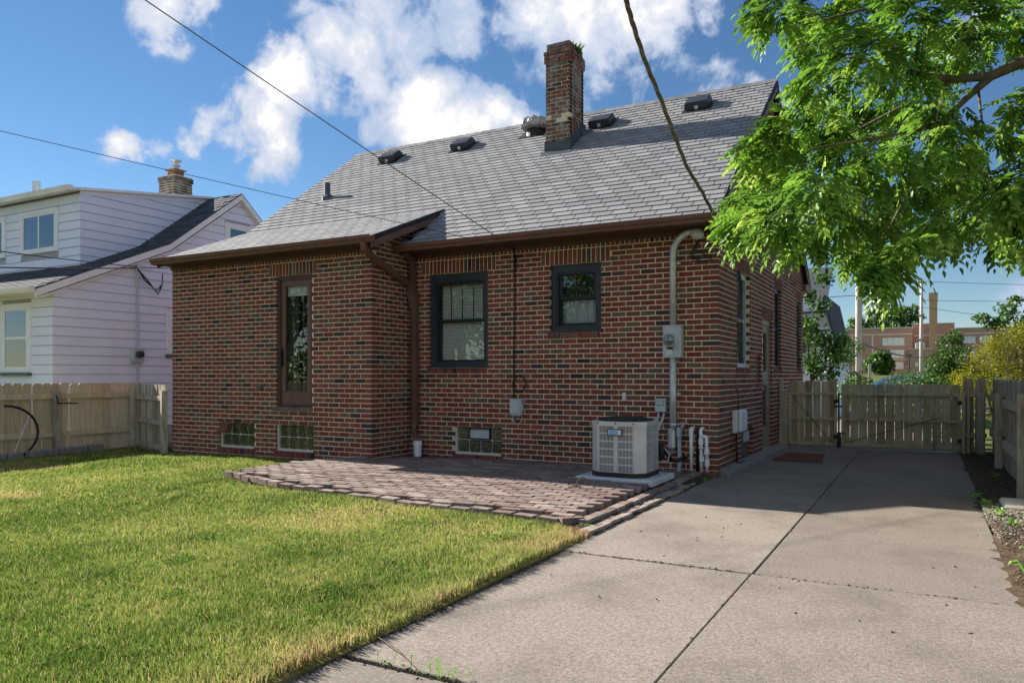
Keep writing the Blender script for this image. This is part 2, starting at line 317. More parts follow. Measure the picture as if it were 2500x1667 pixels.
M['leaf'] = pmat('leaf', None, tone=[(0, S(70,103,39)), (0.35, S(100,142,50)), (0.7, S(133,173,63)), (1, S(172,200,88))], const=False, tmul=(0.8,1.15), scale=3, rough=0.45, trans=0.4, spec=0.45)
M['leaf_dark'] = pmat('leaf_dark', None, tone=[(0, S(52,86,34)), (0.5, S(74,112,44)), (1, S(98,134,54))], const=False, tmul=(0.8,1.2), scale=1.5, rough=0.5, trans=0.3)
M['leaf_far'] = pmat('leaf_far', None, tone=[(0, S(72,104,52)), (0.5, S(94,126,62)), (1, S(120,148,78))], const=False, tmul=(0.85,1.15), scale=0.3, rough=0.6, trans=0.3)
M['leaf_yellow'] = pmat('leaf_yellow', None, tone=[(0, S(112,120,24)), (0.4, S(150,152,30)), (0.75, S(176,172,40)), (1, S(136,150,42))], const=False, tmul=(0.8,1.15), scale=2, rough=0.55, trans=0.35)
M['grass'] = pmat('grass', None, tone=[(0, S(78,103,42)), (0.25, S(112,136,57)), (0.5, S(151,161,82)), (0.72, S(184,174,114)), (0.88, S(194,170,130)), (1, S(147,118,91))], const=False, tmul=(0.9,1.1), scale=2, rough=0.6, trans=0.45, spec=0.3)
M['weed'] = pmat('weed', None, tone=[(0, S(84,150,36)), (1, S(140,196,60))], const=False, tmul=(0.9,1.1), scale=4, rough=0.5, trans=0.35)
M['clover'] = pmat('clover', None, tone=[(0, S(70,112,40)), (1, S(112,152,58))], const=False, tmul=(0.85,1.1), scale=4, rough=0.95, trans=0.3, spec=0.05)
M['school_brick'] = pmat('school_brick', S(167,135,117), S(194,160,142), scale=3, rough=0.9, stain=(S(148,118,105), 0.4, 0.45, 0.7, (1,1,4), 0.6))
M['stone_trim'] = pmat('stone_trim', S(206,200,190), S(222,216,206), scale=3, rough=0.8)
M['stack_brick'] = pmat('stack_brick', S(178,146,112), S(196,164,128), scale=2, rough=0.9)
M['car_paint'] = pmat('car_paint', S(60,140,182), S(64,146,188), scale=1, rough=0.25, metal=0.3, coat=0.8)
M['car_glass'] = pmat('car_glass', S(52,66,84), S(70,86,104), scale=1, rough=0.08, spec=0.8)
M['tyre'] = pmat('tyre', S(28,28,28), S(40,40,40), scale=12, rough=0.85)
M['plywood'] = pmat('plywood', S(120,140,175), S(160,178,205), scale=6, stretch=(0.6,0.6,3), rough=0.7)
M['glass_block'] = pmat('glass_block', S(34,38,30), S(96,100,70), scale=26, rough=0.12, bump=0.35, bscale=34, spec=0.8, lo=0.4, hi=0.68)  # olive mottling painted into the colour for the lawn mirrored in the blocks
def mpY(y0): return lambda u, d, z: (u, y0+d, z)
def mpX(x0): return lambda u, d, z: (x0-d, u, z)
def mbox(mb, mp, u0, u1, d0, d1, z0, z1, tone=0.5, bev=0):
    a = mp(u0, d0, z0); b = mp(u1, d1, z1)
    return mb.bbox(a[0], b[0], a[1], b[1], a[2], b[2], bev, tone) if bev else mb.box(a[0], b[0], a[1], b[1], a[2], b[2], tone)
def tone():
    return random.random()
# ================================================================== THE SETTING
def ground_z(x, y):
    r = max(0.0, y-45); return -0.12+min(r*0.011, 2.0)
def lawn_z(x, y):
    z = 0.035+0.0125*min(x, 0)-0.0
    z += 0.014*math.sin(x*1.3+0.6*y)+0.011*math.sin(y*2.1-0.7*x)+0.006*math.sin(3.1*x+2.3*y)
    return z
mb = MB(); xs = [-1500,-500,-150,-60,-30,-15,-5,5,15,30,60,150,500,1500]; ys = [-400,-100,-40,-15,0,15,30,45,60,80,110,150,220,300,500,900,1500]
for j, y in enumerate(ys):
    for x in xs: mb.v.append((x, y, ground_z(x, y)-0.1))
n = len(xs); mb.f = [(j*n+i, j*n+i+1, (j+1)*n+i+1, (j+1)*n+i) for j in range(len(ys)-1) for i in range(n-1)]; mb.t = [0.5]*len(mb.f)
tag(obj('ground', mb, M['ground']), 'distant grassy ground running out to the horizon', None, None, 'structure')
# lawn sheet
mb = MB(); nx, ny = 70, 70; X0, X1, Y0, Y1 = -14.0, -0.004, -13.0, 1.0
for j in range(ny+1):
    for i in range(nx+1):
        x = X0+(X1-X0)*i/nx; y = Y0+(Y1-Y0)*j/ny
        mb.v.append((x, y, lawn_z(x, y)-0.012 if x < -0.05 else lawn_z(x, y)-0.03))
n = nx+1; mb.f = [(j*n+i, j*n+i+1, (j+1)*n+i+1, (j+1)*n+i) for j in range(ny) for i in range(nx)]
for i in range(ny):   # drop at the driveway edge
    a = i*n+nx; b = (i+1)*n+nx; k = len(mb.v); mb.v += [(X1+0.004, mb.v[a][1], -0.15), (X1+0.004, mb.v[b][1], -0.15)]; mb.f.append((a, k, k+1, b))
mb.t = [0.5]*len(mb.f)
tag(obj('lawn', mb, M['thatch'], normals=False), 'mown back lawn between the driveway and the tan fence', None, None, 'structure')
# driveway: slabs with open joints
drive = thing('driveway', 'weathered concrete driveway of large slabs beside the house', None, (1.35, -3, 0)); drive['kind'] = 'structure'
def slab(x0, x1, y0, y1, dz=0.0):
    mb = MB(); mb.bbox(x0, x1, y0+0.003, y1-0.003, -0.14, dz, 0.004, random.random()); obj('slab', mb, M['concrete'], drive)
slab(0.0, 1.3, -0.32, 4.5); slab(1.31, 2.72, -0.30, 4.5, 0.003)
slab(0.0, 1.3, -4.57, -0.32, 0.002); slab(1.31, 2.70, -4.58, -0.30)
slab(-0.01, 1.29, -6.83, -4.57, -0.003); slab(1.30, 2.72, -8.6, -4.58, 0.002)
slab(-0.03, 1.28, -9.4, -6.87, 0.0); slab(1.30, 2.75, -12.4, -8.6, 0.0); slab(-0.03, 1.28, -12.4, -9.4, 0.003)
slab(0.1, 2.7, 4.52, 12, -0.01); slab(0.1, 2.7, 12, 22.6, -0.04)
mb = MB(); mb.box(-0.06, 2.80, -12.4, 22.6, -0.2, -0.05); obj('joint_fill', mb, M['soil'], drive)
# concrete strip along the side wall
mb = MB(); mb.add([(0.004,0.0,-0.1),(0.16,-0.12,-0.1),(0.19,4.2,-0.1),(0.004,4.3,-0.1),(0.004,0.0,0.075),(0.15,-0.1,0.028),(0.18,4.2,0.025),(0.004,4.3,0.07)], [(0,3,2,1),(4,5,6,7),(0,1,5,4),(1,2,6,5),(2,3,7,6),(3,0,4,7)])
obj('wall_kerb', mb, M['concrete_block'], drive)
# soil strip on the right of the driveway
mb = MB(); nx, ny = 14, 420
for j in range(ny+1):
    for i in range(nx+1):
        x = 2.64+i*0.12; y = -9+j*0.0326
        mb.v.append((x+(0.05*math.sin(y*2.1)+0.02*math.sin(y*7.7)+0.012*math.sin(y*23.0)+0.008*math.sin(y*51.0) if i == 0 else 0), y, (-0.012 if i == 0 else 0.004)+0.03*min(1, i/4)+0.012*math.sin(x*17+y*9)*math.cos(y*13-x*5)))
n = nx+1; mb.f = [(j*n+i, j*n+i+1, (j+1)*n+i+1, (j+1)*n+i) for j in range(ny) for i in range(nx)]; mb.t = [0.5]*len(mb.f)
tag(obj('soil_strip', mb, M['soil'], normals=False), 'bare soil strip between driveway and right hand fence', None, None, 'structure')
# street, pavement and neighbour's drive
mb = MB(); mb.box(-120, 120, 26, 34, -0.3, -0.2); tag(obj('street', mb, M['asphalt']), 'asphalt street in front of the house', None, None, 'structure')
mb = MB(); mb.box(-120, 120, 22.7, 24.2, -0.3, -0.12); tag(obj('pavement', mb, M['concrete']), 'concrete pavement along the street', None, None, 'structure')
mb = MB(); mb.box(-13.7, -11.4, -14, 22, -0.3, -0.17); tag(obj('side_path', mb, M['concrete']), 'concrete path beside the white house', None, None, 'structure')

# ================================================================== BRICK HOUSE
house = thing('brick_house', 'brown brick house with grey shingle roof and tall brick chimney', 'house', (-4.46, 3.2, 0))
LEV = sorted([2.745-0.0675*i for i in range(0, 23)]+[1.26-0.0709*j for j in range(1, 22)]+[2.745+0.0675*k for k in (1, 2, 3)])
LEV = [round(z, 4) for z in LEV]
SL_M = 0.724; EAVE_Y = -0.45; EAVE_Z = 3.13; RIDGE_Y = 3.68; RIDGE_Z = 6.12
SL_E = 0.395; EXT_Y = -1.30; EXT_Z = 3.13
BR = []     # every brick: wall key, u0,u1,d0,d1,z0,z1
WALLS = {}
G = 0.0064
def snap(z): return min(LEV, key=lambda q: abs(q-z))
def subtract(a, b, cuts):
    segs = [(a, b)]
    for c0, c1 in cuts:
        ns = []
        for s0, s1 in segs:
            if c1 <= s0 or c0 >= s1: ns.append((s0, s1))
            else:
                if c0 > s0: ns.append((s0, c0))
                if c1 < s1: ns.append((c1, s1))
        segs = ns
    return segs
def courses(key, u0, u1, levels, voids, anchor, even_first, top=None):
    """running bond from the corner at anchor; voids (ua,ub,za,zb)"""
    sgn = -1 if abs(anchor-u1) < abs(anchor-u0) else 1
    for i in range(len(levels)-1):
        z0, z1 = levels[i], levels[i+1]; zm = (z0+z1)/2
        off = 0.0 if (i % 2 == 0) == even_first else 0.1
        L = (u1-u0); k = 0
        cuts = [(a, b) for a, b, c, d in voids if c < zm < d]
        pos = off
        while pos < L-0.02:
            a = anchor+sgn*pos; b = anchor+sgn*min(pos+0.2, L); a, b = min(a, b), max(a, b)
            for s0, s1 in subtract(a, b, cuts):
                if top is not None:
                    lim = top(s0, s1)
                    if z1 > lim: continue
                if s1-s0 > 0.035:
                    j = random.uniform(-0.0012, 0.0012)
                    ga = G*random.uniform(0.75, 1.25); gb = G*random.uniform(0.75, 1.25)
                    if abs(s0-anchor) < 1e-6 or s0 > a+1e-6: ga = random.uniform(-.001,.001)
                    if abs(s1-anchor) < 1e-6 or s1 < b-1e-6: gb = random.uniform(-.001,.001)
                    BR.append((key, s0+ga, s1-gb, j, 0.1, z0+G+random.uniform(-.001,.001), z1-G+random.uniform(-.001,.001)))
            pos += 0.2
def soldiers(key, u0, u1, z0, z1, pitch=0.0675, proud=0.0, d1=0.1):
    n = max(1, round((u1-u0)/pitch)); p = (u1-u0)/n
    for k in range(n):
        j = random.uniform(-0.0015, 0.0015)
        BR.append((key, u0+k*p+G*random.uniform(.7,1.2), u0+(k+1)*p-G*random.uniform(.7,1.2), j-proud, d1, z0+G*0.9, z1-G*0.9))
def mortar(mb, mp, u0, u1, z0, z1, ops, d0=0.0035, d1=0.22, top=None):
    e = 0.004
    us = sorted({u0, u1, *[o[0]-e for o in ops], *[o[1]+e for o in ops]})
    us = [u for u in us if u0 <= u <= u1]
    for a, b in zip(us[:-1], us[1:]):
        if b-a < 1e-4: continue
        um = (a+b)/2
        cuts = [(o[2]-e, o[3]+e) for o in ops if o[0]-e < um < o[1]+e]
        for s0, s1 in subtract(z0, z1, cuts): mbox(mb, mp, a, b, d0, d1, s0, s1)
ZB = LEV[0]
ZL = 2.9475      # top of the soldier courses
ZT = 3.05
# openings: u0 u1 z0 z1 ; lintel extension ; sill kind
op_main = dict(LW=(-4.32,-3.30,1.35,2.745), KW=(-2.30,-1.55,1.825,2.745), BW=(-3.87,-3.07,0.085,snap(0.48)))
op_ext = dict(DR=(-6.50,-5.78,snap(0.76),2.745), B1=(-7.76,-6.98,0.09,snap(0.48)), B2=(-6.51,-5.75,0.09,snap(0.48)))
op_side = dict(S1=(1.08,1.90,1.35,2.6775), DO=(2.92,3.74,snap(0.05),snap(2.17)), S2=(4.0,4.66,1.35,2.745), S3=(6.52,7.06,1.35,2.745), MB=(2.42,2.76,snap(1.12),snap(1.55)), BS=(1.36,2.14,snap(0.0),snap(0.48)))
def void_list(ops, lint, sill):
    v = [o for o in ops.values()]
    v += lint + sill
    return v
# ---- rear wall of the main block
lint = [(-4.455,-3.165,2.745,ZL), (-2.44,-1.42,2.745,ZL)]; sill = [(-4.36,-3.30,1.26,1.35), (-2.335,-1.55,1.7325,1.825), (-3.90,-3.04,-0.016,0.085)]
courses('M', -4.65, 0.0, LEV, void_list(op_main, lint, sill), 0.0, True)
for a in lint: soldiers('M', *a)
for a in sill: soldiers('M', *a, proud=0.012)
soldiers('M', -4.65, -0.002, ZL, ZT)
# ---- rear wall of the extension
lint = [(-6.66,-5.69,2.745,ZL)]; sill = [(-7.80,-6.95,-0.016,0.09), (-6.55,-5.72,-0.016,0.09), (-6.56,-5.76,snap(0.69),snap(0.76))]
courses('E', -8.92, -4.65, LEV, void_list(op_ext, lint, sill), -4.65, True)
for a in lint: soldiers('E', *a)
for a in sill[:2]: soldiers('E', *a, proud=0.012)
soldiers('E', -8.92, -4.652, ZL, ZT)
# ---- extension side wall (faces right) incl. the cheek above the main roof
ex_lev = LEV+[round(ZL+0.0675*k, 4) for k in range(1, 16)]
etop = lambda a, b: EXT_Z+SL_E*(min(a, b)+0.5*abs(b-a)-EXT_Y)-0.10
courses('C', -0.95, 0.50, ex_lev, [(0.001, 3, -1, 3.17)], -0.95, False, etop)
# ---- right hand wall and gable
g_lev = LEV+[round(ZL+0.0675*k, 4) for k in range(1, 50)]
gtop = lambda a, b: (EAVE_Z+SL_M*(min(min(a, b), 2*RIDGE_Y-max(a, b))-EAVE_Y))-0.14
lint = [(1.0,1.98,2.6775,2.6775+0.2025), (2.84,3.82,snap(2.17),snap(2.17)+0.2025), (3.92,4.74,2.745,ZL), (6.44,7.14,2.745,ZL)]
sill = [(1.04,1.94,1.26,1.35), (3.96,4.70,1.26,1.35), (6.48,7.10,1.26,1.35), (2.40,2.78,snap(1.05),snap(1.12))]
courses('S', 0.0, 7.35, g_lev, void_list(op_side, lint, sill), 0.0, False, gtop)
for a in lint: soldiers('S', *a)
for a in sill: soldiers('S', *a, proud=0.012)
MAPS = dict(M=mpY(0.0), E=mpY(-0.95), C=mpX(-4.65), S=mpX(0.0))
def wall_obj(key, mb, label):
    WALLS[key] = obj('wall', mb, M['mortar'], house, label=label)
mb = MB(); mortar(mb, MAPS['M'], -4.65, -0.006, ZB, 3.12, list(op_main.values())); wall_obj('M', mb, 'shaded rear brick wall of the main block')
mb = MB(); mortar(mb, MAPS['E'], -8.914, -4.660, ZB, 3.10, list(op_ext.values())); wall_obj('E', mb, 'rear brick wall of the low extension')
mb = MB(); mb.prism([(-4.6535,-0.945,ZB),(-4.6535,0.0,ZB),(-4.6535,0.53,3.3),(-4.6535,0.53,3.70),(-4.6535,-0.945,3.10)], (-0.2,0,0)); wall_obj('C', mb, 'short brick side wall of the extension')
mb = MB(); mortar(mb, MAPS['S'], 0.006, 7.35, ZB, 3.0, list(op_side.values()))
mb.prism([(-0.006,0.006,3.0),(-0.006,7.35,3.0),(-0.006,RIDGE_Y,5.85)], (-0.2,0,0)); wall_obj('S', mb, 'right hand brick wall with the gable above')
mb = MB(); mb.box(-8.92,-0.25,7.13,7.35,ZB,3.1); obj('wall', mb, M['brick'], house, label='front brick wall facing the street')
mb = MB(); mb.prism([(-8.92,-0.93,ZB),(-8.92,7.34,ZB),(-8.92,7.34,3.1),(-8.92,RIDGE_Y,5.85),(-8.92,0.3,3.5),(-8.92,-0.93,3.05)], (0.2,0,0)); obj('wall', mb, M['brick'], house, label='left hand brick wall beside the white house')
# bricks: the 300 that show largest are objects, the rest one mesh per wall
TH = math.atan(1010/1848); FW = Vector((-math.sin(TH), math.cos(TH), 0)); RT = Vector((math.cos(TH), math.sin(TH), 0))
def score(p, nrm, area):
    d = Vector(p)-CAM; D = d.dot(FW)
    if D < 0.5: return 0
    x = d.dot(RT)/D; z = d.z/D
    if abs(x) > 0.67 or z > 0.49 or z < -0.4: return 0
    return max(0, -(d.normalized()).dot(nrm))*area/D**2
cand = []
for i, b in enumerate(BR):
    k, u0, u1, d0, d1, z0, z1 = b
    c = MAPS[k]((u0+u1)/2, 0, (z0+z1)/2)
    cand.append((score(c, Vector((0,-1,0)) if k in 'ME' else Vector((1,0,0)), (u1-u0)*(z1-z0)), i))
cand.sort(reverse=True); pick = {i for s_, i in cand[:300]}
rest = {k: MB() for k in MAPS}; share = {}
for i, b in enumerate(BR):
    k, u0, u1, d0, d1, z0, z1 = b
    t = tone()
    if i in pick:
        w = round((u1-u0)/0.004)*0.004; h = round((z1-z0)/0.002)*0.002; tk = int(t*16); key = (k in 'ME', w, h, tk)
        if key not in share:
            q = MB(); lx, ly = (w/2, 0.05) if k in 'ME' else (0.05, w/2)
            q.bbox(-lx, lx, -ly, ly, -h/2, h/2, 0.0025, tk/16+0.02)
            me = bpy.data.meshes.new('brick'); me.from_pydata(q.v, [], q.f); fixn(me); finish(me, M['brick'], q.t); share[key] = me
        inst('brick', share[key], MAPS[k]((u0+u1)/2, (d0+d1)/2, (z0+z1)/2), WALLS[k])
    else: mbox(rest[k], MAPS[k], u0, u1, d0, d1, z0, z1, t)
for k in MAPS: obj('brickwork', rest[k], M['brick'], WALLS[k], kind='stuff', normals=False)

# ---- roofs
def roof_field(name, x0, x1, y0, z0, slope, y1, parent_mb, cut=None, label=None, exposure=0.146, tabw=0.265):
    roof = obj('roof', parent_mb, M['deck'], house, label=label)
    cs = 1/math.sqrt(1+slope*slope); T = Vector((0, cs, slope*cs)); NN = Vector((0, -slope*cs, cs)); O = Vector((0, y0, z0)); Lg = (y1-y0)/cs
    out = []; n = int(Lg/exposure)
    for i in range(n+1):
        t0 = i*exposure-0.01; off = (i % 2)*tabw/2+(i*0.037) % tabw
        s = x0-tabw*2+off
        while s < x1:
            a = max(s, x0+random.uniform(0, 0.012)); b = min(s+tabw, x1-random.uniform(0, 0.006))
            if b-a > 0.02 and not (cut and cut((a+b)/2, t0*cs+y0)): out.append((a+0.0075, b-0.0075, t0+random.uniform(-0.004,0.004), min(exposure+0.05, Lg-t0)))
            s += tabw
    return roof, out, (O, T, NN)
def tab_verts(w, l, T, NN, th=0.019):
    X = Vector((1,0,0)); vs = []
    for (h0, h1) in ((0.002, -0.006), (th, 0.003)):
        vs += [-X*w/2+NN*h0, X*w/2+NN*h0, X*w/2+T*l+NN*h1, -X*w/2+T*l+NN*h1]
    return vs
TF = [(0,3,2,1),(4,5,6,7),(0,1,5,4),(1,2,6,5),(2,3,7,6),(3,0,4,7)]
def deck(x0, x1, ya, za, yb, zb, th=0.09):
    m_ = MB(); m_.prism([(x0,ya,za),(x0,yb,zb),(x0,yb,zb-th),(x0,ya,za-th)], (x1-x0,0,0)); return m_
XL, XR = -8.82, 0.10
mb = MB()   # rear slope, cut round the extension roof
mb.prism([(-4.42,EAVE_Y,EAVE_Z),(-4.42,RIDGE_Y,RIDGE_Z),(-4.42,RIDGE_Y,RIDGE_Z-0.1),(-4.42,EAVE_Y,EAVE_Z-0.06)], (XR+4.42,0,0))
ye = 0.50; ze = EAVE_Z+SL_M*(ye-EAVE_Y)
mb.prism([(XL,ye,ze),(XL,RIDGE_Y,RIDGE_Z),(XL,RIDGE_Y,RIDGE_Z-0.1),(XL,ye,ze-0.1)], (-4.424-XL,0,0))
fy = 2*RIDGE_Y-EAVE_Y
mb.prism([(XL,RIDGE_Y,RIDGE_Z),(XL,fy,EAVE_Z),(XL,fy,EAVE_Z-0.06),(XL,RIDGE_Y,RIDGE_Z-0.1)], (XR-XL,0,0))
roofM, tabsM, frM = roof_field('main', XL, XR, EAVE_Y, EAVE_Z, SL_M, RIDGE_Y, mb, cut=lambda x, y: x < -4.45 and y < 0.47, label='steep grey shingle roof with chimney and vents')
mb = deck(-8.86, -4.38, EXT_Y, EXT_Z, 0.53, EXT_Z+SL_E*(0.53-EXT_Y), 0.07)
roofE, tabsE, frE = roof_field('ext', -8.86, -4.38, EXT_Y, EXT_Z, SL_E, 0.55, mb, label='lower shallow shingle roof over the extension')
allt = []
for roof, tabs, fr in ((roofM, tabsM, frM), (roofE, tabsE, frE)):
    for (a, b, t0, l) in tabs:
        p = fr[0]+Vector(((a+b)/2,0,0))+fr[1]*t0
        allt.append((score(p, fr[2], (b-a)*l), roof, a, b, t0, l, fr))
allt.sort(key=lambda q: -q[0]); ridx = {roofM: MB(), roofE: MB()}; sh2 = {}
for i, (s_, roof, a, b, t0, l, fr) in enumerate(allt):
    p = fr[0]+Vector(((a+b)/2,0,0))+fr[1]*t0; t = 0.3+0.5*random.random()
    if i < 300:
        w = round((b-a)/0.006)*0.006; l = round(l/0.01)*0.01; key = (roof.name, w, l, int(t*8))
        if key not in sh2:
            me = bpy.data.meshes.new('shingle'); me.from_pydata([tuple(v) for v in tab_verts(w, l, fr[1], fr[2], 0.019 if roof is roofM else 0.009)], [], TF); finish(me, M['shingle'], [int(t*8)/8]*6); sh2[key] = me
        inst('shingle', sh2[key], p, roof)
    else: ridx[roof].add([p+v for v in tab_verts(b-a, l, fr[1], fr[2], 0.019 if roof is roofM else 0.009)], TF, t)
for roof, q in ridx.items(): obj('shingle_field', q, M['shingle'], roof, kind='stuff', normals=False)
mb = MB(); x = XL
while x < XR-0.05:
    b = min(x+0.19, XR); t = random.random()
    for sg, ny in ((1, 1), (-1, -1)):
        mb.add([(x,RIDGE_Y,RIDGE_Z+0.036),(b,RIDGE_Y,RIDGE_Z+0.022),(b,RIDGE_Y+ny*0.14,RIDGE_Z+0.014-0.14*SL_M),(x,RIDGE_Y+ny*0.14,RIDGE_Z+0.028-0.14*SL_M)], [(0,1,2,3)], t)
        mb.add([(x,RIDGE_Y,RIDGE_Z+0.036),(x,RIDGE_Y+ny*0.14,RIDGE_Z+0.028-0.14*SL_M),(x,RIDGE_Y+ny*0.14,RIDGE_Z+0.010-0.14*SL_M),(x,RIDGE_Y,RIDGE_Z+0.01)], [(0,1,2,3)], t)
    x += 0.19
obj('ridge_cap', mb, M['shingle'], roofM, normals=False)
# rake boards, soffits, gutters
def rake(x, pts, th, h, mat):
    m_ = MB(); m_.prism([(x,p[0],p[1]) for p in pts]+[(x,p[0],p[1]-h) for p in reversed(pts)], (th,0,0)); return obj('rake_board', m_, mat, house)
rake(XR-0.03, [(EAVE_Y+0.02,EAVE_Z-0.03),(RIDGE_Y,RIDGE_Z-0.03),(fy-0.02,EAVE_Z-0.03)], 0.022, 0.15, M['brown_metal'])
rake(XL+0.0, [(0.55,ze-0.02),(RIDGE_Y,RIDGE_Z-0.03),(fy-0.02,EAVE_Z-0.03)], -0.022, 0.13, M['brown_metal'])
rake(-4.38-0.025, [(EXT_Y+0.03,EXT_Z-0.005),(0.52,EXT_Z+SL_E*(0.52-EXT_Y)-0.012)], 0.022, 0.15, M['brown_metal'])
rake(-8.86, [(EXT_Y+0.03,EXT_Z-0.01),(0.52,EXT_Z+SL_E*(0.52-EXT_Y)-0.02)], -0.02, 0.12, M['brown_metal'])
def gutter(x0, x1, yb, label):
    m_ = MB(); pr = [(0,3.148),(0,3.052),(-0.075,3.052),(-0.088,3.085),(-0.108,3.10),(-0.118,3.138),(-0.118,3.15),(-0.106,3.15),(-0.106,3.135),(-0.02,3.12),(-0.012,3.148)]
    m_.prism([(x0, yb+a, b) for a, b in pr], (x1-x0,0,0)); obj('gutter', m_, M['brown_metal'], house, label=label)
gutter(-4.64, 0.11, -0.385, 'brown metal gutter along the main eave'); gutter(-8.97, -4.36, -1.235, 'brown metal gutter along the extension eave')
mb = MB(); mb.box(-4.64,0.085,-0.384,-0.02,3.058,3.078); mb.box(-4.64,0.085,-0.384,-0.36,3.078,3.14); mb.box(-4.645,0.002,-0.026,0.004,3.0,3.058); obj('soffit', mb, M['brown_dark'], house)
mb = MB(); mb.box(-8.95,-4.40,-1.234,-0.96,3.058,3.076); mb.box(-8.95,-4.40,-1.234,-1.21,3.076,3.13); mb.box(-8.93,-4.64,-0.976,-0.946,3.0,3.058); obj('soffit', mb, M['brown_dark'], house)
mb = MB(); mb.box(0.0,0.085,-0.36,0.06,2.99,3.1); obj('eave_return', mb, M['brown_metal'], house)
mb = MB(); mb.box(0.0,0.09,7.2,7.8,2.98,3.12); obj('eave_return', mb, M['brown_metal'], house)
# downspout
mb = MB()
def flat_pipe(mb, pts, w=0.042, d=0.034):
    P = [Vector(p) for p in pts]
    for a, b in zip(P[:-1], P[1:]):
        t = (b-a); l = t.length; t.normalize(); u = t.cross(Vector((1,0,0))) if abs(t.x) < 0.7 else t.cross(Vector((0,1,0))); u.normalize(); v = t.cross(u)
        mb.obox((a+b)/2, v*w, u*d, t*(l/2+0.012))
flat_pipe(mb, [(-4.50,-1.30,3.06),(-4.51,-1.27,2.97),(-4.555,-1.06,2.90)]); flat_pipe(mb, [(-4.585,-1.0,2.89),(-4.585,-0.17,2.60)], 0.04, 0.04)
flat_pipe(mb, [(-4.585,-0.17,2.60),(-4.57,-0.10,2.50)]); flat_pipe(mb, [(-4.555,-0.33,3.06),(-4.56,-0.10,2.98),(-4.56,-0.085,2.46)], 0.036, 0.03)
mb.add([(-4.64,-0.16,2.50),(-4.49,-0.16,2.50),(-4.49,-0.01,2.50),(-4.64,-0.01,2.50),(-4.57,-0.12,2.22),(-4.49,-0.12,2.22),(-4.49,-0.03,2.22),(-4.57,-0.03,2.22)], [(0,3,2,1),(4,5,6,7),(0,1,5,4),(1,2,6,5),(2,3,7,6),(3,0,4,7)])
flat_pipe(mb, [(-4.53,-0.075,2.25),(-4.52,-0.075,0.50)], 0.045, 0.036); mb.tube([(-4.52,-0.075,0.52),(-4.53,-0.10,0.44),(-4.49,-0.15,0.36),(-4.42,-0.19,0.30),(-4.40,-0.20,0.18)], 0.04, 10)
obj('downspout', mb, M['brown_metal'], house)
mb = MB(); mb.lathe([(0.058,0),(0.058,0.16),(0.066,0.16),(0.066,0.235),(0.055,0.235)], (-4.39,-0.2,0.03), n=20); obj('drain_pipe', mb, M['pvc'], house, smooth=False)
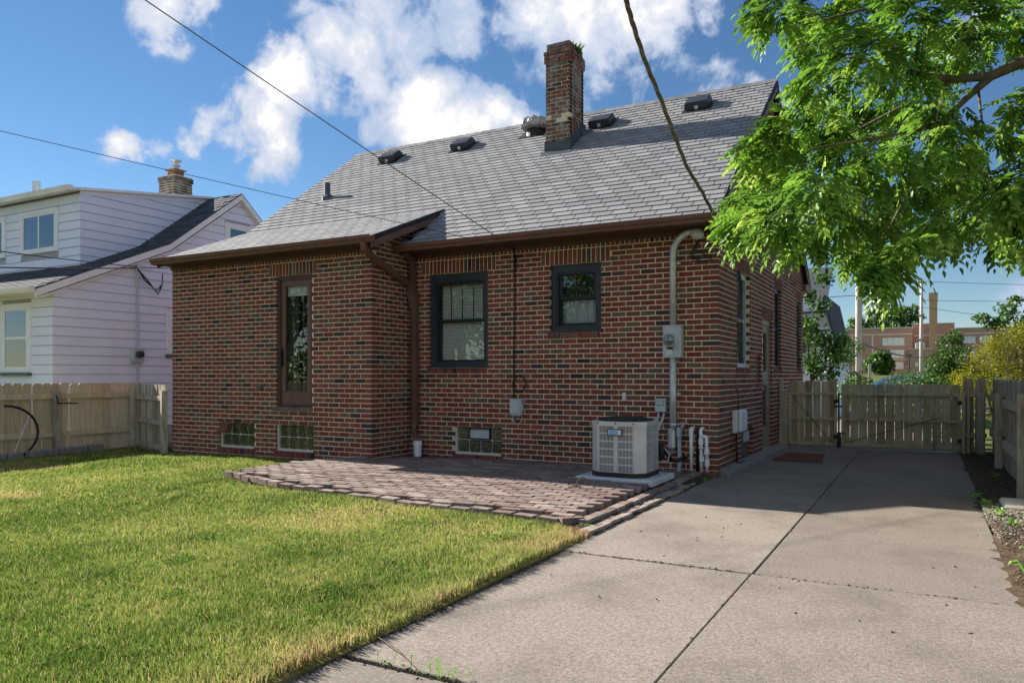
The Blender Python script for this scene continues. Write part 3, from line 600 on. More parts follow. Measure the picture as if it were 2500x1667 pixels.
# chimney
def chimney():
    ch = MB(); x0, x1, y0, y1, zt = -3.41, -2.955, 2.12, 2.70, 6.66
    ch.box(x0+0.006, x1-0.006, y0+0.006, y1-0.006, 4.6, zt)
    c = obj('chimney', ch, M['mortar'], house, label='tall weathered brick chimney on the rear roof slope')
    q = MB(); z = 4.88; i = 0
    while z < 6.78:
        out_ = 0.0 if z < 6.48 else (0.022 if z < 6.6 else (0.03 if z < 6.66 else -0.01))
        X0, X1, Y0, Y1 = x0-out_, x1+out_, y0-out_, y1+out_; h = 0.0675; zz = (z+0.005, z+h-0.005)
        def run(a, b, off):
            p = a-off; r = []
            while p < b-0.01:
                s, e = max(p, a), min(p+0.2, b)
                if e-s > 0.03: r.append((s+0.006, e-0.006))
                p += 0.2
            return r
        o1 = 0.0 if i % 2 else 0.1
        for s, e in run(X0, X1, o1):
            if random.random() < 0.97: q.box(s, e, Y0+random.uniform(-.003,.006), Y0+0.1, *zz, (0.4+0.55*tone()))
            q.box(s, e, Y1-0.1, Y1, *zz, (0.4+0.55*tone()))
        for s, e in run(Y0+0.101, Y1-0.101, 0.1-o1):
            q.box(X1-0.1, X1+random.uniform(-.006,.003), s, e, *zz, (0.4+0.55*tone())); q.box(X0, X0+0.1, s, e, *zz, (0.4+0.55*tone()))
        z += h; i += 1
    obj('brickwork', q, M['chimney_brick'], c, kind='stuff')
    f = MB(); f.box(x0+0.10, x1-0.10, y0+0.12, y1-0.16, 6.6, 6.86); obj('flue', f, M['clay'], c)
    L_ = MB(); rz = lambda y: EAVE_Z+SL_M*(y-EAVE_Y)
    L_.box(x0-0.012, x1+0.012, y0-0.016, y0-0.004, rz(y0)-0.05, rz(y0)+0.17)
    L_.add([(x0-0.05,y0-0.14,rz(y0-0.14)+0.018),(x1+0.05,y0-0.14,rz(y0-0.14)+0.018),(x1+0.05,y0-0.014,rz(y0)+0.03),(x0-0.05,y0-0.014,rz(y0)+0.03)], [(0,1,2,3)])
    for k, (a, b) in enumerate(((0,0.24),(0.24,0.42),(0.42,0.60))):
        L_.prism([(x1+0.004,y0+a-0.01,rz(y0+a)-0.02),(x1+0.004,y0+b+0.01,rz(y0+b)-0.02),(x1+0.004,y0+b+0.01,rz(y0+b)+0.20-0.05*(k > 0)),(x1+0.004,y0+a-0.01,rz(y0+a)+0.27)], (0.012+0.003*k,0,0))
        L_.prism([(x0-0.004,y0+a-0.01,rz(y0+a)-0.02),(x0-0.004,y0+b+0.01,rz(y0+b)-0.02),(x0-0.004,y0+b+0.01,rz(y0+b)+0.15),(x0-0.004,y0+a-0.01,rz(y0+a)+0.2)], (-0.012-0.003*k,0,0))
    L_.add([(x1+0.02,y0+0.42,rz(y0+0.42)+0.17),(x1+0.02,y0+0.66,rz(y0+0.66)+0.02),(x1+0.13,y0+0.66,rz(y0+0.66)+0.02),(x1+0.05,y0+0.42,rz(y0+0.42)+0.02)], [(0,1,2,3)])
    obj('flashing', L_, M['lead'], c)
    w = []; fq = []
    for k in range(60):
        bx, by = x1-0.1+random.uniform(0,.12), y0+0.25+random.uniform(0,.2); h = random.uniform(0.05,.2); a = random.uniform(0, 6.28)
        base = Vector((bx, by, 6.72)); tip = base+Vector((math.cos(a)*h*.5+h*.4, math.sin(a)*h*.5, h)); sd = Vector((-math.sin(a), math.cos(a), 0.2))*0.012
        m0 = base.lerp(tip, .6); o = len(w); w += [base, m0+sd, tip, m0-sd]; fq.append((o, o+1, o+2, o+3))
    o = npmesh('weed_plant', [tuple(v) for v in w], fq, M['leaf_dark'], np.random.rand(len(fq)), None)
    tag(o, 'small green weeds sprouting from the chimney top', 'plant')
chimney()
# roof vents
def roof_vent(x, y):
    rz = EAVE_Z+SL_M*(y-EAVE_Y); T = frM[1]; NN = frM[2]; c = Vector((x, y, rz)); X = Vector((1,0,0)); m_ = MB()
    w = 0.19
    P = lambda a, t, n: c+X*a+T*t+NN*n
    m_.obox(c+NN*0.018, X*0.24, T*0.22, NN*0.006)
    m_.add([P(-w,-.17,.03),P(w,-.17,.03),P(w,.19,.03),P(-w,.19,.03),P(-w,-.17,.13),P(w,-.17,.13),P(w,.13,.13),P(-w,.13,.13),P(-w*.94,-.15,.15),P(w*.94,-.15,.15),P(w*.94,.11,.15),P(-w*.94,.11,.15)],
           [(0,1,5,4),(1,2,6,5),(2,3,7,6),(3,0,4,7),(4,5,9,8),(5,6,10,9),(6,7,11,10),(7,4,8,11),(8,9,10,11),(0,3,2,1)])
    o = obj('roof_vent', m_, M['vent_black'], house)
    m2 = MB(); m2.obox(P(0,-.172,.06), X*0.03, T*0.002, NN*0.03); obj('screen', m2, M['galv'], o)
for x, y in ((-7.36,3.02),(-5.62,3.03),(-2.72,2.98),(-1.04,3.04)): roof_vent(x, y)
def turbine():
    x, y = -4.12, 3.16; rz = EAVE_Z+SL_M*(y-EAVE_Y); m_ = MB()
    m_.lathe([(0.20,-0.14),(0.16,0.06),(0.16,0.10)], (x,y,rz), n=20); m_.obox((x,y,rz+0.02), Vector((.26,0,0)), frM[1]*.26, frM[2]*.006)
    o = obj('turbine_vent', m_, M['ac_dark'], house)
    m2 = MB(); pr = [(0.16,0.06),(0.27,0.08),(0.30,0.13),(0.27,0.21),(0.17,0.27),(0.05,0.29)]; c = Vector((x,y,rz)); n = 28; vs = []
    for r, h in pr:
        for k in range(n):
            a = 2*math.pi*k/n; rr = r*(1+0.05*math.sin(k*2.4)+0.03*math.sin(5*k+h*40)); vs.append((x+math.cos(a)*rr, y+math.sin(a)*rr, rz+h+0.012*math.sin(k*1.7+h*30)))
    fs = [(i*n+k, i*n+(k+1) % n, (i+1)*n+(k+1) % n, (i+1)*n+k) for i in range(len(pr)-1) for k in range(n)]+[tuple(range((len(pr)-1)*n, len(pr)*n))]
    m2.add(vs, fs); obj('plastic_cover', m2, M['plastic_wrap'], o)
    m3 = MB(); m3.tube([(x-.29,y-.05,rz+.14),(x-.15,y-.03,rz+.262),(x,y,rz+.298),(x+.15,y+.03,rz+.262),(x+.29,y+.05,rz+.14)], 0.012, 6); obj('strap', m3, M['white_plastic'], o)
turbine()
mb = MB(); y = 1.60; rz = EAVE_Z+SL_M*(y-EAVE_Y); mb.tube([(-7.80,y,rz-0.1),(-7.80,y,rz+0.30)], 0.055, 12); mb.lathe([(0.14,-0.02),(0.07,0.08)], (-7.80,y,rz), axis=tuple(frM[2]), n=14); obj('vent_pipe', mb, M['lead'], house)
# ------------------------------------------------------------------ windows of the brick house
def ring(mb, mp, u0, u1, z0, z1, w, d0, d1, wt=None, wb=None):
    wt = w if wt is None else wt; wb = w if wb is None else wb
    mbox(mb, mp, u0, u0+w, d0, d1, z0, z1); mbox(mb, mp, u1-w, u1, d0, d1, z0, z1)
    mbox(mb, mp, u0+w, u1-w, d0, d1, z1-wt, z1); mbox(mb, mp, u0+w, u1-w, d0, d1, z0, z0+wb)
def slats(mb, mp, u0, u1, z0, z1, d, pitch, tilt=0.3):
    z = z1
    while z > z0:
        jig = random.uniform(-0.003, 0.003)
        a = mp(u0, d, z); b = mp(u1, d, z+jig); c = mp(u1, d-0.007, z+jig-0.021); e = mp(u0, d-0.007, z-0.021)
        mb.add([a, b, c, e], [(0,1,2,3)]); z -= pitch
def room(mp, u0, u1, z0, z1, d0=0.21, d1=1.1):
    m_ = MB(); a = mp(u0-0.3, d0, z0-0.3); b = mp(u1+0.3, d1, z1+0.2)
    x0, x1, y0, y1, zz0, zz1 = min(a[0],b[0]), max(a[0],b[0]), min(a[1],b[1]), max(a[1],b[1]), a[2], b[2]
    return m_
def dh_window(mp, op, upper, lower, meet, label, mu=0, blind=True):
    u0, u1, z0, z1 = op; m_ = MB()
    ring(m_, mp, u0, u1, z0+0.04, z1, 0.075, 0.045, 0.16, 0.10, 0.03)
    ring(m_, mp, u0+0.075, u1-0.075, z0+0.07, z1-0.10, 0.022, 0.06, 0.15, 0.022, 0.02)
    o = obj('window', m_, M['slate_frame'], house, label=label)
    m_ = MB(); mbox(m_, mp, u0+0.002, u1-0.002, 0.012, 0.16, z0+0.002, z0+0.04); obj('sill', m_, M['slate_frame'], o)
    a0, a1, b0, b1 = upper; m_ = MB()
    ring(m_, mp, u0+0.097, u1-0.097, meet, z1-0.122, a0-(u0+0.097), 0.085, 0.115, (z1-0.122)-b1, b0-meet); obj('sash', m_, M['black_frame'], o)
    m_ = MB(); mbox(m_, mp, a0, a1, 0.10, 0.104, b0, b1); obj('pane', m_, M['glass'], o)
    a0, a1, b0, b1 = lower; m_ = MB()
    ring(m_, mp, u0+0.097, u1-0.097, z0+0.07, meet+0.03, 0.03, 0.12, 0.15, 0.03, b0-(z0+0.07)); ring(m_, mp, a0-0.012, a1+0.012, b0-0.012, b1+0.012, 0.012, 0.112, 0.122)
    obj('sash', m_, M['black_frame'], o)
    m_ = MB(); mbox(m_, mp, a0, a1, 0.132, 0.136, b0, b1); obj('pane', m_, M['glass'], o)
    if mu:
        m_ = MB()
        for k in range(1, mu+1):
            u = upper[0]+(upper[1]-upper[0])*k/(mu+1); mbox(m_, mp, u-0.007, u+0.007, 0.108, 0.114, upper[2], upper[3])
        obj('muntin', m_, M['black_frame'], o)
    m_ = MB()
    if blind:
        slats(m_, mp, u0+0.12, u1-0.12, z0+0.12, z1-0.15, 0.19, 0.024); obj('blind', m_, M['blind'], o)
        m_ = MB(); mbox(m_, mp, u0+0.1, u1-0.1, 0.24, 0.25, z0+0.1, z1-0.1); obj('shade_backing', m_, M['room'], o)
    else:
        n = 40; vs = []; fs = []
        for i in range(n+1):
            u = u0+0.11+(u1-u0-0.22)*i/n; d = 0.20+0.012*math.sin(i*1.1)+0.006*math.sin(i*2.7)
            vs += [mp(u, d, z0+0.09), mp(u, d, meet+0.02)]
        fs = [(2*i, 2*i+2, 2*i+3, 2*i+1) for i in range(n)]; m_.add(vs, fs); obj('curtain', m_, M['curtain'], o)
        m_ = MB(); mbox(m_, mp, u0+0.1, u1-0.1, 0.24, 0.25, z0+0.1, z1-0.1); obj('shade_backing', m_, M['room'], o)
    return o
mM = MAPS['M']; mE = MAPS['E']; mS = MAPS['S']
dh_window(mM, op_main['LW'], (-4.19,-3.41,2.07,2.58), (-4.24,-3.385,1.46,2.02), 2.035, 'large dark framed rear window with blinds', mu=3)
dh_window(mM, op_main['KW'], (-2.155,-1.685,2.32,2.60), (-2.195,-1.655,1.95,2.26), 2.275, 'smaller dark framed rear window reflecting trees', blind=False)
def block_window(mp, op, label, insert=None, skip=()):
    u0, u1, z0, z1 = op; m_ = MB(); mbox(m_, mp, u0, u1, 0.075, 0.12, z0, z1)
    mbox(m_, mp, u0, u0+0.022, 0.03, 0.075, z0, z1); mbox(m_, mp, u0+0.022, u1, 0.03, 0.075, z0, z0+0.02)
    o = obj('window', m_, M['stone_trim'], house, label=label)
    a0 = u0+0.026; w = (u1-a0)/4; h = (z1-z0-0.022)/2
    for r in range(2):
        for c in range(4):
            if (r, c) in skip: continue
            b = MB(); mbox(b, mp, a0+c*w+0.007, a0+(c+1)*w-0.007, 0.052, 0.11, z0+0.022+r*h+0.007, z0+0.022+(r+1)*h-0.007, 0.5, 0.014); obj('glass_block', b, M['glass_block'], o)
    return o, a0, w, h
o, a0, w, h = block_window(mM, op_main['BW'], 'glass block basement window with a hinged vent', skip=((1,1),(1,2)))
z0 = op_main['BW'][2]+0.022+h; m_ = MB(); ring(m_, mM, a0+w+0.008, a0+3*w-0.008, z0+0.008, z0+h-0.008, 0.018, 0.02, 0.09); obj('vent_frame', m_, M['slate_frame'], o)
m_ = MB(); mbox(m_, mM, a0+w+0.026, a0+3*w-0.026, 0.045, 0.055, z0+0.02, z0+h-0.045); obj('vent_flap', m_, M['grey_box'], o)
o, a0, w, h = block_window(mE, op_ext['B1'], 'glass block basement window with a dryer hood', skip=((1,0),))
z0 = op_ext['B1'][2]+0.022+h; m_ = MB(); m_.add([mE(a0-.02,-.07,z0+.045),mE(a0+w-.02,-.07,z0+.02),mE(a0+w-.01,.05,z0+.02),mE(a0+.01,.05,z0+.02),mE(a0+.03,.0,z0+h-.01),mE(a0+w-.005,.0,z0+h-.01),mE(a0+w-.005,.06,z0+h-.01),mE(a0+.03,.06,z0+h-.01)], [(0,1,5,4),(1,2,6,5),(2,3,7,6),(3,0,4,7),(4,5,6,7),(0,3,2,1)]); obj('dryer_hood', m_, M['rust'], o)
block_window(mE, op_ext['B2'], 'glass block basement window below the narrow door')
# narrow storm door
def storm_door():
    u0, u1, z0, z1 = op_ext['DR']; m_ = MB(); ring(m_, mE, u0, u1, z0, z1, 0.05, 0.03, 0.15, 0.06, 0.02)
    o = obj('storm_door', m_, M['brown_dark'], house, label='narrow brown storm door with tall glass')
    m_ = MB(); ring(m_, mE, u0+0.055, u1-0.05, z0+0.022, z1-0.062, 0.085, 0.05, 0.085, 0.09, 0.20); obj('door_frame', m_, M['brown_metal'], o)
    m_ = MB(); mbox(m_, mE, u0+0.15, u1-0.145, 0.055, 0.075, z0+0.05, z0+0.20, 0.5, 0.008); obj('kick_panel', m_, M['brown_metal'], o)
    m_ = MB(); mbox(m_, mE, u0+0.14, u1-0.135, 0.066, 0.07, z0+0.222, z1-0.152); obj('pane', m_, M['glass'], o)
    m_ = MB(); mbox(m_, mE, u0+0.06, u0+0.085, 0.0, 0.05, 1.40, 1.60, 0.5, 0.01); mbox(m_, mE, u0+0.055, u0+0.095, 0.04, 0.055, 1.36, 1.66); obj('handle', m_, M['black'], o)
    m_ = MB(); ring(m_, mE, u0+0.05, u1-0.02, z0+0.02, z1-0.05, 0.22, 0.17, 0.2, 0.18, 0.2)
    for k in range(1, 5): z = z0+0.2+(z1-z0-0.45)*k/5; mbox(m_, mE, u0+0.15, u1-0.15, 0.112, 0.130, z-0.011, z+0.011)
    um = (u0+u1)/2+0.09; mbox(m_, mE, um-0.011, um+0.011, 0.113, 0.131, z0+0.2, z1-0.2); mbox(m_, mE, um-0.211, um-0.189, 0.113, 0.131, z0+0.2, z1-0.2); obj('inner_door', m_, M['dark_stone'], o)
    m_ = MB(); mbox(m_, mE, u0+0.14, u1-0.135, 0.10, 0.11, z1-0.30, z1-0.15); obj('roller_blind', m_, M['blind'], o)
    m_ = MB(); mbox(m_, mE, u0+0.02, u1-0.02, 0.35, 0.36, z0, z1); obj('dark_room', m_, M['room'], o)
    m_ = MB(); mbox(m_, mE, u0-0.07, u1+0.02, -0.03, 0.12, snap(0.69)+0.004, z0-0.004, 0.5, 0.01); obj('stone_sill', m_, M['dark_stone'], o)
storm_door()
# side windows and door
for k, lab in (('S1','nearest side window with hanging cables'),('S2','middle side window beyond the door'),('S3','farthest side window near the front corner')):
    u0, u1, z0, z1 = op_side[k]; m_ = MB(); ring(m_, mS, u0, u1, z0, z1, 0.06, 0.05, 0.16, 0.08, 0.06); zm = (z0+z1)/2; mbox(m_, mS, u0+0.06, u1-0.06, 0.07, 0.12, zm-0.025, zm+0.025)
    o = obj('window', m_, M['grey_box'] if k == 'S1' else M['slate_frame'], house, label=lab)
    for a, b in ((z0+0.06, zm-0.025), (zm+0.025, z1-0.08)):
        m_ = MB(); mbox(m_, mS, u0+0.06, u1-0.06, 0.10, 0.104, a, b); obj('pane', m_, M['glass'], o)
    m_ = MB(); mbox(m_, mS, u0+0.02, u1-0.02, 0.25, 0.26, z0, z1); obj('shade_backing', m_, M['room'], o)
u0, u1, z0, z1 = op_side['DO']; m_ = MB(); ring(m_, mS, u0, u1, z0, z1, 0.05, 0.04, 0.16, 0.09, 0.05); M['beige_trim'] = pmat('beige_trim', S(138,126,112), S(158,146,130), scale=4, rough=0.6)
o = obj('door', m_, M['beige_trim'], house, label='side door with a storm screen')
m_ = MB(); ring(m_, mS, u0+0.05, u1-0.05, z0+0.05, z1-0.09, 0.09, 0.06, 0.09, 0.12, 0.3); mbox(m_, mS, u0+0.14, u1-0.14, 0.06, 0.09, 1.08, 1.3); obj('storm_frame', m_, M['beige_trim'], o)
for a, b in ((z0+0.35, 1.08), (1.30, z1-0.21)):
    m_ = MB(); mbox(m_, mS, u0+0.14, u1-0.14, 0.075, 0.08, a, b); obj('pane', m_, M['glass'], o)
m_ = MB(); mbox(m_, mS, u0+0.03, u1-0.03, 0.17, 0.19, z0, z1); obj('inner_door', m_, M['room'], o)
m_ = MB(); m_.tube([(-0.05,u0+0.12,1.02),(-0.005,u0+0.12,1.02)], 0.02, 8); obj('handle', m_, M['galv'], o)
u0, u1, z0, z1 = op_side['MB']; m_ = MB(); mbox(m_, mS, u0, u1, 0.05, 0.12, z0, z1); mbox(m_, mS, u0+0.03, u1-0.03, 0.035, 0.05, z0+0.03, z1-0.03); obj('milk_door', m_, M['brown_dark'], house)
u0, u1, z0, z1 = op_side['BS']; m_ = MB(); mbox(m_, mS, u0, u1, 0.07, 0.12, z0, z1); mbox(m_, mS, u0+0.25, u1-0.05, 0.045, 0.07, z0+0.26, z1-0.03); o = obj('window', m_, M['dark_stone'], house, label='boarded side basement window')
m_ = MB(); mbox(m_, mS, u0+0.3, u1-0.1, 0.03, 0.045, z0+0.30, z1-0.06); obj('pane', m_, M['grey_box'], o)
# floor and ceiling slabs keep the rooms dark
m_ = MB(); m_.box(-8.7,-0.23,0.24,7.1,2.9,2.95); m_.box(-8.7,-0.23,0.24,7.1,0.5,0.55); m_.box(-8.7,-4.87,-0.72,0.2,2.9,2.95); obj('floor_slab', m_, M['room'], house)

# ------------------------------------------------------------------ fixtures on the walls
def service_mast():
    t = thing('service_mast', 'galvanised service mast with gooseneck and weatherhead at the corner', 'mast', (-0.54,-0.08,0.28))
    m_ = MB(); pts = [(-0.545,-0.075,1.86),(-0.545,-0.075,2.74)]
    for k in range(1, 9):
        a = math.pi/2*k/8*0.96; pts.append((-0.545+0.27*(1-math.cos(a)), -0.075-0.06*(k/8), 2.74+0.27*math.sin(a)))
    m_.tube(pts, 0.042, 14); obj('upper_pipe', m_, M['galv'], t, smooth=True)
    m_ = MB(); m_.tube([(-0.545,-0.075,0.56),(-0.545,-0.075,1.47)], 0.042, 14); obj('lower_pipe', m_, M['galv'], t, smooth=True)
    m_ = MB(); m_.lathe([(0.03,-0.03),(0.058,0.0),(0.075,0.05),(0.068,0.10),(0.035,0.135),(0.008,0.145)], (-0.27,-0.135,3.005), axis=(0.85,-0.1,-0.5), n=18); obj('weatherhead', m_, M['grey_box'], t, smooth=True)
    for z in (2.64, 1.0, 0.62):
        m_ = MB(); m_.lathe([(0.045,-0.012),(0.045,0.012)], (-0.545,-0.075,z), n=14); m_.box(-0.51,-0.46,-0.06,-0.005,z-0.012,z+0.012); m_.tube([(-0.475,-0.075,z),(-0.475,-0.0,z)], 0.014, 8); obj('strap', m_, M['galv'], t)
    m_ = MB(); m_.bbox(-0.60,-0.51,-0.15,-0.005,0.30,0.57,0.03); m_.lathe([(0.04,0),(0.055,0.03)], (-0.555,-0.07,0.26), n=14); obj('elbow_cover', m_, M['galv'], t)
    m_ = MB()
    for k, (a, b) in enumerate(((0.02,-0.05),(0.06,0.02),(0.04,-0.02))):
        m_.tube([(-0.18,-0.15,2.93),(-0.20-a,-0.16,2.80),(-0.27-a,-0.14-b*.3,2.70),(-0.30+a*2,-0.12,2.62+a),(-0.16,-0.12,2.60+a*2),(-0.04,-0.15,2.68+b)], 0.009, 6)
    obj('drip_loop', m_, M['black'], t, smooth=True)
service_mast()
def meter():
    t = thing('electric_meter', 'grey electric meter box with round glass meter on the brick wall', 'meter', (-0.545,-0.06,1.46))
    m_ = MB(); m_.bbox(-0.665,-0.43,-0.125,-0.003,1.455,1.86,0.008); m_.box(-0.675,-0.42,-0.135,-0.003,1.852,1.866); obj('box', m_, M['grey_box'], t)
    m_ = MB(); m_.lathe([(0.085,0.0),(0.085,0.02),(0.076,0.03)], (-0.565,-0.125,1.675), axis=(0,-1,0), n=28); obj('ring', m_, M['galv'], t)
    m_ = MB(); m_.lathe([(0.07,0.0),(0.07,0.05),(0.062,0.075),(0.045,0.085)], (-0.565,-0.15,1.675), axis=(0,-1,0), n=28); obj('glass_dome', m_, M['house_glass'], t, smooth=True)
    m_ = MB(); m_.lathe([(0.055,0),(0.055,0.03)], (-0.565,-0.152,1.675), axis=(0,-1,0), n=24); o = obj('dial', m_, M['white_plastic'], t)
    m_ = MB(); m_.box(-0.60,-0.53,-0.186,-0.183,1.635,1.665); m_.box(-0.595,-0.535,-0.186,-0.183,1.695,1.703); obj('register', m_, M['ac_dark'], o)
    m_ = MB(); m_.box(-0.62,-0.54,-0.13,-0.125,1.50,1.56); obj('seal_tag', m_, M['white_plastic'], t)
    m_ = MB(); m_.tube([(-0.60,-0.14,1.575),(-0.53,-0.14,1.57)], 0.012, 8); obj('latch', m_, M['black'], t)
meter()
m_ = MB(); m_.bbox(-0.50,-0.44,-0.11,-0.004,0.44,0.585,0.02); m_.tube([(-0.468,-0.06,0.45),(-0.47,-0.062,0.35),(-0.462,-0.06,0.15),(-0.475,-0.065,-0.06)], 0.027, 10)
single('conduit', 'bent grey plastic conduit running into the ground beside the mast', 'conduit', m_, M['grey_box'], smooth=False)
def disconnect():
    t = thing('disconnect_box', 'small grey disconnect box on the wall above the air conditioner', 'electric box', (-0.70,-0.06,0.77))
    m_ = MB(); m_.bbox(-0.775,-0.635,-0.10,-0.003,0.77,0.94,0.008); obj('box', m_, M['grey_box'], t)
    m_ = MB(); m_.bbox(-0.765,-0.66,-0.118,-0.10,0.86,0.925,0.006); obj('cover', m_, M['grey_box'], t)
    m_ = MB(); m_.tube([(-0.74,-0.05,0.78),(-0.745,-0.05,0.70),(-0.78,-0.12,0.62),(-0.80,-0.5,0.55),(-0.72,-0.98,0.52)], 0.016, 8); m_.tube([(-0.67,-0.05,0.78),(-0.675,-0.06,0.70),(-0.71,-0.1,0.60),(-0.73,-0.3,0.4),(-0.73,-0.5,0.1)], 0.016, 8); obj('whip', m_, M['grey_box'], t, smooth=True)
disconnect()
m_ = MB(); m_.tube([(-0.43,0.0,0.60),(-0.43,-0.07,0.60),(-0.425,-0.10,0.575)], 0.016, 8); m_.lathe([(0.034,0),(0.034,0.012)], (-0.43,-0.06,0.625), axis=(0,-0.3,1), n=12); m_.tube([(-0.43,-0.06,0.59),(-0.43,-0.06,0.63)], 0.008, 6)
single('garden_tap', 'old metal garden tap on the wall next to the conduit', 'tap', m_, M['galv'])
def pvc(name, label, paths, extra=None, mat='pvc', r=0.021):
    t = thing(name, label, 'pipe', (paths[0][-1][0], paths[0][-1][1], 0.03))
    for p in paths:
        q = MB(); q.tube(p, r, 10); obj('pipe', q, M[mat], t, smooth=True)
    if extra: extra(t)
    return t
def ells(t):
    q = MB(); q.lathe([(0.028,0),(0.028,0.08)], (-0.30,-0.13,0.50), n=12); obj('fitting', q, M['pvc'], t)
pvc('pvc_pipe', 'plain white plastic drain pipe left of the pair by the corner', [[(-0.30,0.0,0.575),(-0.30,-0.10,0.575),(-0.30,-0.13,0.56),(-0.295,-0.14,0.05)]], ells)
def valves(t):
    for x, z in ((-0.175,0.42),(-0.165,0.21),(-0.105,0.30),(-0.10,0.16)):
        q = MB(); q.lathe([(0.03,-0.035),(0.03,0.035)], (x,-0.14,z), n=12); obj('fitting', q, M['pvc'], t)
    for x, z in ((-0.172,0.345),(-0.105,0.27)):
        q = MB(); q.tube([(x-0.03,-0.165,z),(x+0.035,-0.165,z)], 0.011, 8); q.tube([(x,-0.14,z),(x,-0.18,z)], 0.009, 8); obj('clamp', q, M['galv'], t)
pvc('pvc_pipe', 'branched pair of white plastic drain pipes nearest the house corner', [[(-0.18,0.0,0.575),(-0.18,-0.10,0.575),(-0.18,-0.13,0.56),(-0.17,-0.14,0.05)], [(-0.18,-0.14,0.485),(-0.12,-0.14,0.485),(-0.108,-0.14,0.47),(-0.10,-0.14,0.05)]], valves)
pvc('black_pipe', 'thin black pipe between the white drain pipes', [[(-0.235,0.0,0.57),(-0.235,-0.05,0.565),(-0.238,-0.06,0.04)]], None, 'black', 0.02)
m_ = MB(); m_.bbox(-0.40,-0.215,-0.24,-0.09,-0.03,0.045,0.008); single('loose_brick', 'loose red brick under the single white drain pipe', 'brick', m_, M['rust'])
m_ = MB(); m_.bbox(-0.205,0.03,-0.26,-0.10,-0.03,0.05,0.008); single('loose_brick', 'loose red brick under the branched white drain pipes', 'brick', m_, M['rust'])
def phone():
    t = thing('phone_box', 'pale grey telephone junction box on the rear wall', 'junction box', (-2.79,-0.05,0.66))
    m_ = MB(); m_.bbox(-2.885,-2.715,-0.095,-0.004,0.665,0.91,0.015); obj('box', m_, M['grey_box'], t)
    m_ = MB(); m_.bbox(-2.88,-2.75,-0.11,-0.095,0.70,0.90,0.012); obj('lid', m_, M['grey_box'], t); m_ = MB(); m_.box(-2.72,-2.705,-0.06,-0.02,0.74,0.83); obj('hasp', m_, M['white_plastic'], t)
    m_ = MB(); pts = [(-2.86+0.07-0.075*math.cos(a*math.pi/10), -0.04, 0.66-0.11*math.sin(a*math.pi/10)) for a in range(11)]; m_.tube(pts, 0.006, 6); obj('wire_loop', m_, M['white_plastic'], t)
    m_ = MB(); pts = [(-2.86+0.06-0.06*math.cos(a*math.pi/10), -0.03, 0.66-0.09*math.sin(a*math.pi/10)) for a in range(8)]; m_.tube(pts, 0.007, 6); obj('wire_loop', m_, M['black'], t)
phone()
m_ = MB(); m_.tube([(-2.855,-0.05,3.03),(-2.85,-0.02,2.90),(-2.845,-0.015,2.2),(-2.86,-0.015,1.5),(-2.855,-0.016,1.1),(-2.862,-0.02,0.91)], 0.009, 6)
m_.tube([(-2.82,-0.03,2.94),(-2.80,-0.04,2.80),(-2.815,-0.05,2.70),(-2.84,-0.04,2.72),(-2.835,-0.03,2.90)], 0.007, 6); m_.lathe([(0.018,0),(0.018,0.05)], (-2.855,-0.0,3.02), axis=(0,-1,0), n=10)
pts = [(-2.77+0.10*math.cos(a*2*math.pi/24), -0.025-0.004*(a % 3), 1.115+0.115*math.sin(a*2*math.pi/24)) for a in range(50)]; m_.tube(pts, 0.010, 6)
single('wall_cable', 'black telephone cable with a coil down the rear wall', 'cable', m_, M['black'], smooth=True)
m_ = MB(); m_.bbox(-6.88,-6.80,-1.01,-0.953,1.02,1.09,0.006); m_.box(-6.80,-6.785,-1.0,-0.96,1.03,1.085); single('outlet_box', 'small weathered outlet box left of the storm door', 'outlet', m_, M['dark_stone'])
def net_box():
    t = thing('utility_box', 'white plastic utility box on the side wall above the boarded window', 'utility box', (0.06,0.95,0.48))
    m_ = MB(); m_.bbox(0.004,0.075,0.72,1.16,0.47,0.77,0.015); obj('box', m_, M['white_plastic'], t)
    m_ = MB(); m_.bbox(0.075,0.125,0.74,1.15,0.48,0.775,0.03); obj('lid', m_, M['white_plastic'], t)
    m_ = MB(); m_.tube([(0.03,1.0,0.77),(0.025,1.02,0.95),(0.02,0.98,1.05),(0.0,0.96,1.06)], 0.008, 6); obj('cable', m_, M['black'], t, smooth=True); m_ = MB(); m_.tube([(0.03,0.88,0.48),(0.035,0.88,0.25),(0.03,0.9,0.08),(0.06,1.0,0.055),(0.05,1.35,0.055)], 0.014, 6); obj('cable', m_, M['black'], t, smooth=True)
net_box()
m_ = MB()
for k in range(3): m_.tube([(-0.0-0.02,1.10+0.09*k,2.72),(0.02,1.12+0.08*k,2.5),(0.015,1.06+0.12*k,2.0),(0.02,1.1+0.1*k,1.5),(0.02,1.16+0.1*k,1.40)], 0.008, 5)
single('hanging_cable', 'loose black cables hanging over the nearest side window', 'cable', m_, M['black'], smooth=True)

